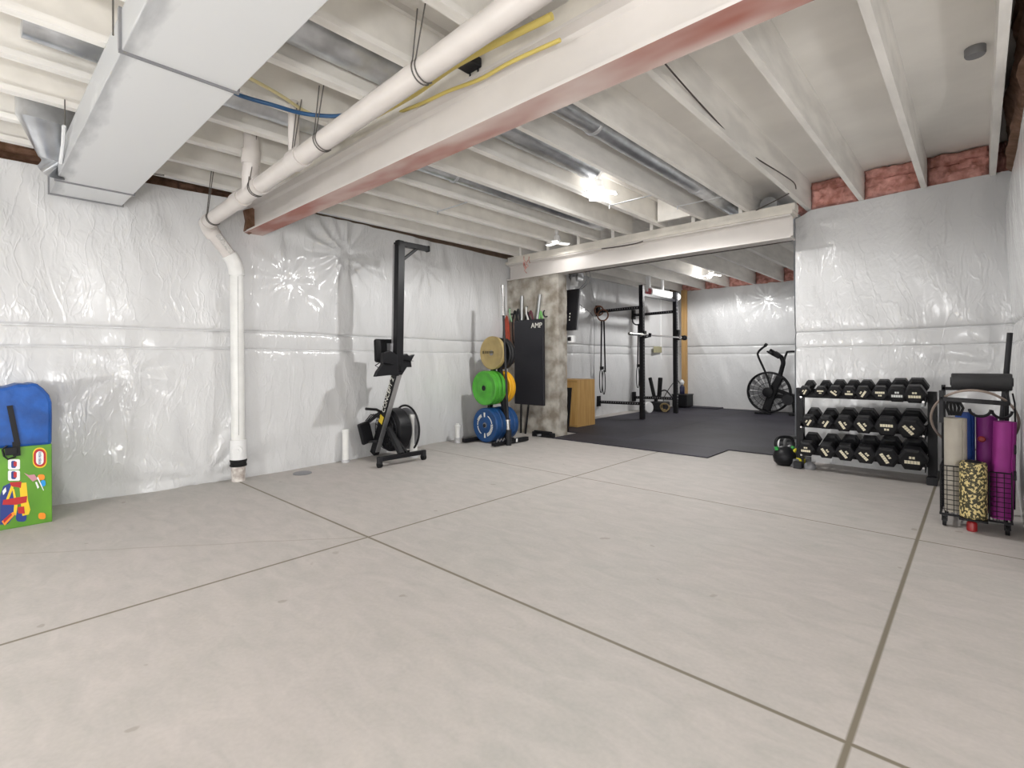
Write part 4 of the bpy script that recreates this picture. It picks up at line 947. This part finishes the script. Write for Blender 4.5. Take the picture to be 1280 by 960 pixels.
# corner clutter
q = AZ(846, 509); bx = thing('black_crate', (-4.86, 10.85, .03), 'black storage box on the mats in the rack room corner', 'box')
MB().obox((-4.86, 10.88, .03+.14), (.34, .34, .27), bev=.012).build('crate_body', BLACK, bx); MB().box(-5.04, -4.68, 10.70, 11.06, .29, .31).build('lid', DGREY, bx, bevel=.004)
bt = thing('spray_bottle', (-4.88, 10.9, .31), 'dark bottle with white trigger top standing on the black box', 'bottle')
MB().lathe((-4.88, 10.9, .31), (0, 0, 1), [(0, .05), (.01, .055), (.15, .055), (.19, .03), (.21, .018)], 18).build('bottle_body', mat('navy_bottle', (.02, .02, .06), .3), bt, smooth=True)
m = MB(); m.lathe((-4.88, 10.9, .52), (0, 0, 1), [(0, .035), (.05, .05), (.09, .03), (.11, .012)], 14); m.build('trigger_top', WHITE, bt, smooth=True)
run('extension_cord', [(-4.93, 10.9, .54), (-4.96, 10.8, .62), (-5.0, 10.6, .5), (-5.02, 10.3, .25), (-5.0, 10.2, .03)], .008, BLACK, 'black cord looping down from the bottle shelf corner', 'cable')
# V shaped bench pads
bn = thing('weight_bench', (-4.75, 9.5, 0), 'folded black weight bench with raised pads behind the rack', 'bench')
def pad(a, b, w_, th, y, nm, mt=RUB): m = MB(); m.bar(AY(*a, y), AY(*b, y), w_, th, Vector((1, 0, 0))); return m.build(nm, mt, bn, bevel=.012)
YN = 9.9
pad((812.5, 472), (818, 497), .07, .06, YN, 'seat_pad'); pad((825.5, 472), (824, 495), .085, .07, YN, 'back_pad')
m = MB(); m.bar(AY(815, 497, YN), AY(826, 495.5, YN), .06, .05, Vector((0, 1, 0))); m.bar(AY(813, 505, YN), AY(833, 505, YN), .06, .05, Vector((0, 1, 0))); m.bar(AY(820, 496, YN), AY(820, 506, YN), .06, .06, Vector((0, 1, 0))); m.build('frame', BLACK, bn)
m = MB(); a = AY(815, 507, YN); b = AY(834, 507, YN); m.box(a.x, b.x, YN-.14, YN+.14, .013, .20); m.build('base_cover', DGREY, bn, bevel=.02)
wp = AY(810, 505, 9.2)
m = MB(); m.lathe((wp.x-.04, 9.25, .125), (.95, -.3, .1), [(0, .03), (0, .10), (.01, .112), (.05, .112), (.06, .10), (.06, .03)], 28); tag(m.build('white_weight_plate', WHITE, smooth=True), 'pale round weight plate leaning at the foot of the rack', 'weight plate')
cr_c = AY(836, 507, 9.9)
m = MB()
for k in range(4): m.tube([Vector((cr_c.x, 9.75, .10))+Vector(((.09-.01*k)*math.cos(t), .03*k-.04+.02*math.sin(2*t+k), (.085-.008*k)*math.sin(t))) for t in [2*PI*i/24 for i in range(24)]], .012, 6, True)
tag(m.build('coiled_rope', mat('tan_rope', (.38, .28, .14), .8, var=.3, vscale=30), smooth=True), 'tan coiled rope on the mats behind the farther rack post', 'rope')
run('cable_handle', [AY(826, 489, 9.7), AY(832, 488, 9.7), AY(838, 494, 9.7), AY(841, 499, 9.7)], .014, BLACK, 'black curved handle leaning between bench and rack post', 'handle')

# ------------------------------------------------------------------ air bike
YK = 10.75; bk_ = thing('air_bike', (-3.0, YK, .012), 'black air bike with large caged fan wheel by the far wall', 'exercise bike')
fc = AY(961, 490, YK); R_ = .385
m = MB()
for yy in (-.04, .04): m.tube([fc+Vector((R_*math.cos(t), yy, R_*math.sin(t))) for t in [2*PI*i/48 for i in range(48)]], .018, 8, True)
m.build('fan_rim', BLACK, bk_, smooth=True)
m = MB()
for k in range(18):
    a = k*2*PI/18+.1; d = Vector((math.cos(a), 0, math.sin(a))); s = Vector((-d.z, 0, d.x))
    P_ = [fc+d*.10-s*.018+Vector((0, -.02, 0)), fc+d*(R_-.02)-s*.052+Vector((0, -.02, 0)), fc+d*(R_-.02)+s*.052+Vector((0, .02, 0)), fc+d*.10+s*.018+Vector((0, .02, 0))]
    m.prism(P_, (0, .003, 0))
bl_ = m.build('fan_blades', mat('fan_blade_grey', (.40, .40, .41), .45), bk_)
m = MB()
for k in range(28):
    a = k*2*PI/28; d = Vector((math.cos(a), 0, math.sin(a))); m.cyl(fc+d*.09+Vector((0, -.07, 0)), fc+d*R_+Vector((0, -.045, 0)), .0028, n=4)
for r_ in (.18, .28): m.tube([fc+Vector((r_*math.cos(t), -.06, r_*math.sin(t))) for t in [2*PI*i/40 for i in range(40)]], .004, 4, True)
m.build('fan_cage', BLACK, bk_)
MB().lathe(fc+Vector((0, -.10, 0)), (0, 1, 0), [(0, .06), (.01, .095), (.14, .095), (.15, .06)], 24).build('hub', BLACK, bk_, smooth=True)
def kt(name, pts, r, mt=BLACK, dy=0., n=10):
    P_ = [AY(x, y, YK+dy) for x, y in pts]; out = []
    for i in range(len(P_)-1):
        a, b = P_[i], P_[i+1]; pa = P_[i-1] if i else a; pb = P_[i+2] if i+2 < len(P_) else b
        for k in range(5):
            t = k/5; out.append(.5*((2*a)+(b-pa)*t+(2*pa-5*a+4*b-pb)*t*t+(3*a-pa-3*b+pb)*t**3))
    out.append(P_[-1]); return MB().tube(out, r, n).build(name, mt, bk_, smooth=True)
kt('lever_arm', [(964, 486), (957, 466), (948, 446), (948, 440), (953, 435), (958, 431.5)], .020, BLACK, -.16)
o = kt('grip', [(956, 430.5), (958.5, 432)], .036, RUB, -.16)
kt('lever_arm', [(972, 482), (978, 458), (983, 442), (986, 439.6), (1003, 439.4)], .020, BLACK, .22)
kt('mast', [(973, 478), (976.5, 462), (979, 452), (976, 446), (969, 441)], [.055]*5*4+[.05], BLACK, -.02) if False else kt('mast', [(973, 478), (977, 462), (979, 453), (976, 446), (969, 441)], .042)
m = MB(); m.bar(AY(961.5, 438.5, YK-.05), AY(975, 446, YK-.05), .10, .05, Vector((0, 1, 0))); m.bar(AY(961, 439, YK-.10), AY(966, 442, YK-.10), .30, .03, Vector((0, 0, 1))); m.build('console', BLACK, bk_, bevel=.01)
m = MB(); m.bar(AY(976, 470, YK), AY(967, 488, YK), .13, .13, Vector((0, 1, 0))); m.bar(AY(968, 486, YK), AY(958, 513, YK), .15, .13, Vector((0, 1, 0))); m.build('body_frame', BLACK, bk_, bevel=.02)
m = MB(); a = AY(946, 515.5, YK-.15); b = AY(966, 516, YK-.15); m.box(a.x, b.x, YK-.30, YK-.24, .012, .05); m.box(-3.13, -3.02, YK-.32, YK+.25, .012, .06); m.build('front_foot', BLACK, bk_, bevel=.01)
m = MB(); m.bar(AY(967, 486, YK), AY(1003, 499, YK), .07, .05, Vector((0, 1, 0))); m.bar(AY(967, 495, YK), AY(1003, 497, YK), .08, .06, Vector((0, 1, 0))); m.build('lower_frame', BLACK, bk_, bevel=.01)
m = MB(); q = AY(985, 500, YK-.05); m.lathe(q+Vector((0, -.03, 0)), (0, 1, 0), [(0, .05), (.0, .10), (.06, .10), (.06, .05)], 24); m.bar(q, q+Vector((-.17, -.04, -.09)), .03, .03); m.build('crank', DGREY, bk_, smooth=True)
m = MB(); m.box(-2.62, -2.54, YK-.28, YK+.28, .012, .06); m.bar((-2.58, YK, .06), (-2.6, YK, .4), .07, .07); m.build('rear_foot', BLACK, bk_, bevel=.01)
m = MB(); m.bar((-2.42, YK, .3), (-2.34, YK, .95), .05, .07, Vector((0, 1, 0))); m.obox((-2.30, YK, .98), (.28, .2, .06), bev=.025); m.build('saddle_post', BLACK, bk_)

# ------------------------------------------------------------------ dumbbell rack
dr = thing('dumbbell_rack', (-.8, 5.72, 0), 'three-tier black steel dumbbell rack along the film wall', 'dumbbell rack')
XA, XB = -1.315, -.295
for x in (XA, XB):
    m = MB(); m.box(x-.032, x+.032, 5.655, 5.725, .05, .79); m.build('upright', BLACK, dr, bevel=.004)
    MB().box(x-.033, x+.033, 5.56, 5.98, .0, .06).build('foot', BLACK, dr, bevel=.004)
    MB().box(x-.036, x+.036, 5.545, 5.60, .0, .068).build('foot_cap', DGREY, dr, bevel=.006)
    m = MB()
    for z in (.72, .43, .16): m.bar((x+(.04 if x < -.8 else -.04), 5.50, z-.015), (x+(.04 if x < -.8 else -.04), 5.78, z+.03), .006, .07)
    m.build('side_plate', BLACK, dr)
    m = MB()
    for z in (.72, .43, .16):
        m.cyl((x+(.05 if x < -.8 else -.05), 5.505, z-.01), (x+(.05 if x < -.8 else -.05), 5.49, z-.01), .009, n=8)
    m.build('bolt', CHROME, dr)
for zc in (.765, .473, .207):
    m = MB(); m.box(XA+.03, XB-.03, 5.612, 5.617, zc-.065, zc-.010); m.box(XA+.03, XB-.03, 5.612, 5.64, zc-.065, zc-.06); m.build('front_rail', BLACK, dr)
    m = MB(); m.box(XA+.03, XB-.03, 5.715, 5.720, zc-.03, zc+.018); m.box(XA+.03, XB-.03, 5.695, 5.72, zc-.03, zc-.025); m.build('rear_rail', BLACK, dr)
HEX = mat('black_hex_rubber', (.009, .009, .011), .42, spec=.32)
GOLD = mat('cream_marking', (.80, .74, .56), .5); SILV = mat('silver_marking', (.75, .76, .74), .5)
tiers = [('top', .765, [-1.238, -1.103, -.988, -.875, -.772, -.643, -.523, -.403], [.095, .10, .115, .115, .12, .13, .150, .160], [60, 180, -40, 0, 60, 180, 0, 0]),
         ('middle', .473, [-1.207, -1.065, -.918, -.768, -.597, -.434], [.125, .13, .15, .16, .175, .185], [60, 60, -60, -55, 180, -50]),
         ('lowest', .207, [-1.227, -1.06, -.907, -.754, -.599, -.422], [.15, .15, .16, .17, .185, .20], [0, -60, -55, -50, -60, 0])]
def dumbbell(x, zr, D, ang, label, grp, Yf=5.49, mk=GOLD):
    D *= .93; R_ = D/2/math.cos(PI/6); hl = .045+D*.36; gl = .15; L_ = 2*hl+gl
    tilt = math.radians(12); ax = Vector((0, math.cos(tilt), math.sin(tilt))); up_ = Vector((0, -math.sin(tilt), math.cos(tilt)))
    c0 = Vector((x, Yf, zr))
    t = thing('dumbbell', (x, Yf+.12, zr-D/2), label, 'dumbbell', grp)
    def hexm(c, d):
        m = MB(); pr = [(0, .78), (.012, 1.0), (hl-.012, 1.0), (hl, .78)]; vs = []
        for tt, k in pr:
            for i in range(6):
                a = i*PI/3; vs.append(c+d*tt+Vector((1, 0, 0))*(R_*k*math.cos(a))+up_*(R_*k*math.sin(a)))
        fs = [(a*6+i, a*6+(i+1) % 6, a*6+6+(i+1) % 6, a*6+6+i) for a in range(3) for i in range(6)]+[tuple(range(6)), tuple(range(18, 24))]
        return m.add(vs, fs).build('head', HEX, t, bevel=.003)
    h = hexm(c0, ax); hexm(c0+ax*(hl+gl), ax)
    MB().cyl(c0+ax*(hl-.005), c0+ax*(hl+gl+.005), .015, n=14).build('grip', CHROME, t, smooth=True)
    ca, sa = math.cos(math.radians(ang)), math.sin(math.radians(ang)); fx_ = Vector((1, 0, 0))*ca+up_*sa; fz = up_*ca-Vector((1, 0, 0))*sa
    m = MB(); Rm = Matrix((fx_, ax, fz)).transposed(); s = D
    for k in range(5): m.obox(c0-ax*.0012+fx_*((k-2)*.115*s)-fz*.10*s, (.10*s, .002, .15*s), Rm)
    for k in range(2): m.obox(c0-ax*.0012+fx_*((k-.5)*.12*s)+fz*.12*s, (.09*s, .002, .11*s), Rm)
    m.build('face_marking', mk, t)
    return t
for nm, z, xs, ds, an in tiers:
    for k, x in enumerate(xs):
        dumbbell(x, z, ds[k], an[k], 'black hex dumbbell on the %s tier, %s from the kettlebell end' % (nm, ORD[k]), 'hex dumbbells on the %s tier' % nm, mk=SILV if (nm, k) == ('top', 6) else GOLD)

# ------------------------------------------------------------------ kettlebells and small weights by the rack foot
def kettle(c, R_, band_, label, hmat=BLACK, z0=0.):
    c = Vector(c); t = thing('kettlebell', (c.x, c.y, z0), label, 'kettlebell', 'kettlebells by the dumbbell rack')
    m = MB(); m.lathe((c.x, c.y, z0), (0, 0, 1), [(0, R_*.55), (.004, R_*.62), (R_*.35, R_*.92), (R_*.8, R_), (R_*1.25, R_*.90), (R_*1.6, R_*.62), (R_*1.78, R_*.3)], 32); m.build('ball', hmat, t, smooth=True)
    e = Vector((cy_, sy_, 0)); h0 = R_*1.45; m = MB()
    pts = [(-.70, h0), (-.84, h0+R_*.5), (-.74, h0+R_*.95), (-.40, h0+R_*1.18), (.40, h0+R_*1.18), (.74, h0+R_*.95), (.84, h0+R_*.5), (.70, h0)]
    P_ = [Vector((c.x, c.y, z0))+e*(a*R_)+Vector((0, 0, z)) for a, z in pts]; out = []
    for i in range(len(P_)-1):
        a, b = P_[i], P_[i+1]; pa = P_[i-1] if i else a; pb_ = P_[i+2] if i+2 < len(P_) else b
        for k in range(4):
            u = k/4; out.append(.5*((2*a)+(b-pa)*u+(2*pa-5*a+4*b-pb_)*u*u+(3*a-pa-3*b+pb_)*u**3))
    out.append(P_[-1]); m.tube(out, .016, 12); m.build('handle', hmat, t, smooth=True)
    if band_:
        m = MB()
        for s in (0, -1): q = P_[s]; m.cyl(q+Vector((0, 0, .0)), q+Vector((0, 0, .035))+e*(.012*(-1 if s == 0 else 1)), .019, n=14)
        m.build('colour_band', band_, t, smooth=True)
    return t
kettle((-1.455, 5.66, 0), .108, mat('green_band', (.03, .33, .06), .4), 'large black kettlebell with green bands at the rack corner')
kettle((-1.45, 5.93, 0), .095, None, 'grey handled kettlebell standing behind the green banded one', mat('grey_iron', (.12, .12, .125), .45))
YB_ = mat('yellow_iron', (.62, .55, .02), .4)
kettle((-1.335, 5.70, 0), .062, None, 'small bright yellow kettlebell beside the rack foot', YB_)
a = AZ(992, 584)
t = thing('small_dumbbell', (a.x, a.y+.03, 0), 'small grey hex dumbbell on the floor in front of the yellow kettlebell', 'dumbbell')
m = MB()
for s, nm in ((-.0, 'head'), (.14, 'head')):
    m = MB(); m.cyl((a.x-.01+s*.5, a.y+.0+s, .042), (a.x+.018+s*.5, a.y+.045+s, .042), .045, n=6); m.build(nm, MGREY, t, bevel=.004)
MB().cyl((a.x+.01, a.y+.03, .042), (a.x+.07, a.y+.15, .042), .013, n=10).build('grip', CHROME, t, smooth=True)
q = AZ(1008, 577)
m = MB(); m.lathe((-1.22, 5.62, .0), (0, 0, 1), [(0, .05), (.02, .055), (.05, .045), (.07, .02)], 18); tag(m.build('small_weight', MGREY, smooth=True), 'small dark round weight on the floor under the dumbbell rack', 'weight')
q = AZ(983, 553)
st = thing('ab_roller', (-1.62, 6.6, .012), 'short black roller with white rims on the mats by the wall corner', 'roller')
a, b = AY(975, 541, 6.4), AY(996, 541, 6.4)
MB().cyl((a.x, 6.4, .09), (b.x, 6.4, .09), .075, n=24).build('roller_body', BLACK, st, smooth=True)
for x in (a.x, b.x): MB().cyl((x-.01, 6.4, .09), (x+.01, 6.4, .09), .079, n=24).build('rim', WHITE, st, smooth=True)

# ------------------------------------------------------------------ storage cart of rolled mats
ct = thing('storage_cart', (-.02, 4.45, 0), 'black wire storage cart on casters filled with rolled mats', 'cart')
X0, X1, Y0, Y1 = -.186, .145, 4.30, 4.62
def wires(xa, xb, y, za, zb, nx, nz):
    m = MB()
    for i in range(nx+1): x = xa+(xb-xa)*i/nx; m.cyl((x, y, za), (x, y, zb), .0022 if 0 < i < nx else .004, n=5)
    for j in range(nz+1): z = za+(zb-za)*j/nz; m.cyl((xa, y, z), (xb, y, z), .0022 if 0 < j < nz else .004, n=5)
    return m
o = wires(X0, -.055, Y0, .075, .385, 4, 10).build('wire_front', BLACK, ct); wires(.045, X1, Y0, .075, .375, 3, 10).build('wire_front', BLACK, ct)
m = MB()
for x in (X0, X1):
    for j in range(11): z = .075+.31*j/10; m.cyl((x, Y0, z), (x, Y1, z), .0022, n=4)
    for i in range(6): y = Y0+(Y1-Y0)*i/5; m.cyl((x, y, .075), (x, y, .385), .0022, n=4)
m.build('wire_side', BLACK, ct)
m = MB(); m.bar((X0, Y0, .072), (X1, Y0, .072), .012, .012); m.bar((X0, Y1, .072), (X1, Y1, .072), .012, .012); m.bar((X0, Y0, .072), (X0, Y1, .072), .012, .012); m.bar((X1, Y0, .072), (X1, Y1, .072), .012, .012)
for i in range(1, 12): x = X0+(X1-X0)*i/12; m.cyl((x, Y0, .072), (x, Y1, .072), .0025, n=4)
m.build('base_frame', BLACK, ct)
for x in (X0+.006, X1-.012):
    m = MB(); m.bar((x, Y1-.02, .07), (x, Y1-.02, .895), .022, .022); m.build('upright', BLACK, ct, bevel=.002)
m = MB(); m.bar((X0+.006, Y0+.015, .66), (X0+.006, Y0+.015, .87), .022, .022); m.build('upright', BLACK, ct, bevel=.002)
m = MB(); m.bar((X0, Y0+.015, .815), (X1-.01, Y0+.015, .80), .022, .028); m.build('front_bar', BLACK, ct, bevel=.002)
m = MB(); m.bar((X0, Y1-.02, .87), (X1, Y1-.02, .87), .022, .022); m.bar((X0+.006, Y0, .81), (X0+.006, Y1, .86), .016, .02); m.bar((X1-.012, Y0, .80), (X1-.012, Y1, .86), .016, .02); m.build('top_frame', BLACK, ct)
for x, y in ((X0+.02, Y0+.01), (X1-.02, Y0+.01), (X0+.02, Y1-.02), (X1-.02, Y1-.02)):
    m = MB(); m.bar((x, y, .07), (x, y, .055), .03, .03); m.bar((x-.013, y+.006, .06), (x-.013, y-.012, .03), .004, .016); m.bar((x+.013, y+.006, .06), (x+.013, y-.012, .03), .004, .016)
    f_ = m.build('caster', DGREY, ct); MB().cyl((x-.010, y-.014, .030), (x+.010, y-.014, .030), .030, n=22).build('wheel', RUB, f_, smooth=True)
def roll(cx, cyy, r, z0, z1, mt, label, lean=(0, 0), layers=4):
    t = thing('rolled_mat', (cx, cyy, z0), label, 'rolled mat', 'rolled mats in the cart')
    m = MB(); pts = []; n_ = 90; tw = 2.2; th = .006
    outer = []; 
    for i in range(n_+1):
        a = tw*2*PI*i/n_; rr = r*(1-.30*i/n_); outer.append((rr*math.cos(a-.8), rr*math.sin(a-.8)))
    inner = [(x*(1-th/math.hypot(x, y)), y*(1-th/math.hypot(x, y))) for x, y in outer]
    vs = []
    for z in (z0, z1):
        k = (z-z0)
        vs += [(cx+x+lean[0]*k, cyy+y+lean[1]*k, z) for x, y in outer]+[(cx+x+lean[0]*k, cyy+y+lean[1]*k, z) for x, y in inner]
    N_ = n_+1; fs = []
    for i in range(n_):
        fs += [(i, i+1, 2*N_+i+1, 2*N_+i), (N_+i, 3*N_+i, 3*N_+i+1, N_+i+1), (i, N_+i, N_+i+1, i+1), (2*N_+i, 2*N_+i+1, 3*N_+i+1, 3*N_+i)]
    fs += [(0, 2*N_, 3*N_, N_), (n_, N_+n_, 3*N_+n_, 2*N_+n_)]
    m.add(vs, fs).build('rolled_sheet', mt, t, smooth=True)
    MB().cyl((cx, cyy, z0), (cx+lean[0]*(z1-z0)*.98, cyy+lean[1]*(z1-z0)*.98, z0+(z1-z0)*.98), r*.66, n=24).build('inner_roll', mt, t, smooth=True)
    return t
roll(-.115, Y0+.068, .060, .085, .69, mat('warm_grey_foam', (.36, .33, .28), .7, var=.08, vscale=10), 'warm grey rolled exercise mat at the front of the cart')
roll(-.070, Y0+.175, .052, .085, .72, mat('royal_blue_foam', (.01, .05, .22), .6), 'royal blue rolled mat behind the grey roll')
PURP = mat('purple_foam', (.29, .022, .22), .6, var=.1, vscale=10)
roll(.098, Y0+.062, .056, .085, .685, PURP, 'purple rolled mat at the front of the cart nearest the side wall', (.03, 0))
roll(.035, Y0+.19, .055, .085, .705, mat('deep_purple_foam', (.19, .015, .17), .6), 'deeper purple rolled mat tucked behind, beside the blue one', (-.0, 0))
# speckled foam roller, red bottle and small bits
lp_c = Vector((-.030, Y0+.0, .10))
LEO = mat('speckled_foam', (.62, .50, .22), .6, col2=(.035, .03, .01), vscale=75, detail=3, stretch=(1, 1, .8))
for nd in LEO.node_tree.nodes:
    if nd.type == 'VALTORGB': nd.color_ramp.elements[0].position = .50; nd.color_ramp.elements[1].position = .57
fr = thing('foam_roller', (-.028, Y0-.035, .075), 'gold and black speckled foam roller standing at the front of the cart', 'foam roller')
MB().lathe((-.028, Y0-.035, .085), (0, 0, 1), [(0, .03), (0, .060), (.006, .066), (.335, .066), (.345, .060), (.345, .035)], 36).build('roller_sleeve', LEO, fr, smooth=True)
MB().lathe((-.028, Y0-.035, .42), (0, 0, 1), [(0, .04), (.014, .04), (.02, .03)], 24).build('core', BLACK, fr, smooth=True)
MB().box(-.095, .04, Y0-.10, Y0+.01, .072, .084).build('front_shelf', BLACK, ct, bevel=.003)
rd = thing('red_bottle', (-.028, Y0-.05, 0), 'red plastic bottle on the floor under the speckled roller', 'bottle')
MB().lathe((-.035, Y0-.04, 0), (0, 0, 1), [(0, .022), (.004, .026), (.05, .026), (.062, .018), (.07, .012)], 18).build('bottle_body', mat('red_plastic', (.28, .01, .012), .35), rd, smooth=True)
o = MB().lathe((.01, Y0+.11, .56), (.2, -1, .1), [(0, .019), (.015, .019), (.02, .013)], 16).build('red_disc', mat('dark_red_plastic', (.22, .01, .01), .35), smooth=True); tag(o, 'small red disc between the blue and purple rolls', 'disc')
# grey ring leaning on the cart and black rolls on top
hc = Vector((-.028, Y0+.18, .665)); m = MB(); Rr = .212
m.tube([hc+Vector((Rr*math.cos(t), -.20*math.sin(t), Rr*math.sin(t))) for t in [2*PI*i/64 for i in range(64)]], .0075, 8, True)
hoop = m.build('exercise_hoop', mat('taupe_plastic', (.27, .215, .18), .45), smooth=True); tag(hoop, 'taupe ring hooked over the front of the mat cart', 'hoop')
fo = thing('black_foam_roll', (.0, Y0+.16, .87), 'black foam roll lying across the top of the cart', 'foam roller')
MB().lathe((-.135, Y0+.16, .925), (1, 0, 0), [(0, .03), (.0, .05), (.005, .054), (.285, .054), (.29, .05), (.29, .03)], 28).build('foam_sleeve', mat('charcoal_foam', (.03, .03, .032), .7), fo, smooth=True)
MB().lathe((-.14, Y0+.16, .925), (1, 0, 0), [(0, .028), (.3, .028)], 18).build('core', BLACK, fo, smooth=True)
for k, (x, w_, z, h_) in enumerate([(.005, .05, .755, .045), (.105, .045, .75, .045)]):
    m = MB(); m.tube([Vector((x, Y0+.05+.02*k, z))+Vector((w_*math.cos(t), 0, h_*math.sin(t))) for t in [PI+PI*i/14*1.0 for i in range(15)]], .008, 8)
    tag(m.build('handle_strap', BLACK, smooth=True), ['black U-shaped handle hanging in the middle of the cart top', 'black U-shaped handle hanging beside the side wall'][k], 'handle', 'black handles hanging in the cart')
m = MB(); 
for k in range(5): m.tube([(-.15+.014*k, Y0+.08, .80), (-.155+.02*k, Y0+.085, .755), (-.14+.012*k, Y0+.08, .705)], .009, 6)
tag(m.build('strap_bundle', RUB, smooth=True), 'black strap bundle hanging in the cart over the blue roll', 'strap')
# tall black poles in the corner behind the cart
for k, (a, b) in enumerate([((1262.5, 416), (1246, 600)), ((1257, 505), (1247, 610))]):
    t0_ = AY(a[0], a[1], 4.9+.1*k); b0_ = AY(b[0], b[1], 4.85); d_ = (b0_-t0_).normalized(); b0_ = t0_+d_*((t0_.z-.01)/-d_.z)
    tag(MB().cyl(t0_, b0_, .016 if k == 0 else .011, n=14).build('pole', DGREY, smooth=True), ['tall black pole leaning into the corner behind the cart', 'shorter black pole leaning beside the tall one in the corner'][k], 'pole', 'black poles behind the cart')
sd_ = thing('hanging_organizer', (.165, 4.50, .2), 'black strap and clips hanging between the cart and the side wall', 'strap')
m = MB(); m.tube([(.152, 4.36, .86), (.162, 4.38, .80), (.165, 4.38, .60), (.160, 4.36, .40), (.158, 4.36, .15)], .005, 6); m.build('strap', BLACK, sd_, smooth=True)
for z in (.52, .36): MB().obox((.158, 4.36, z), (.018, .06, .06), bev=.006).build('clip', DGREY, sd_)
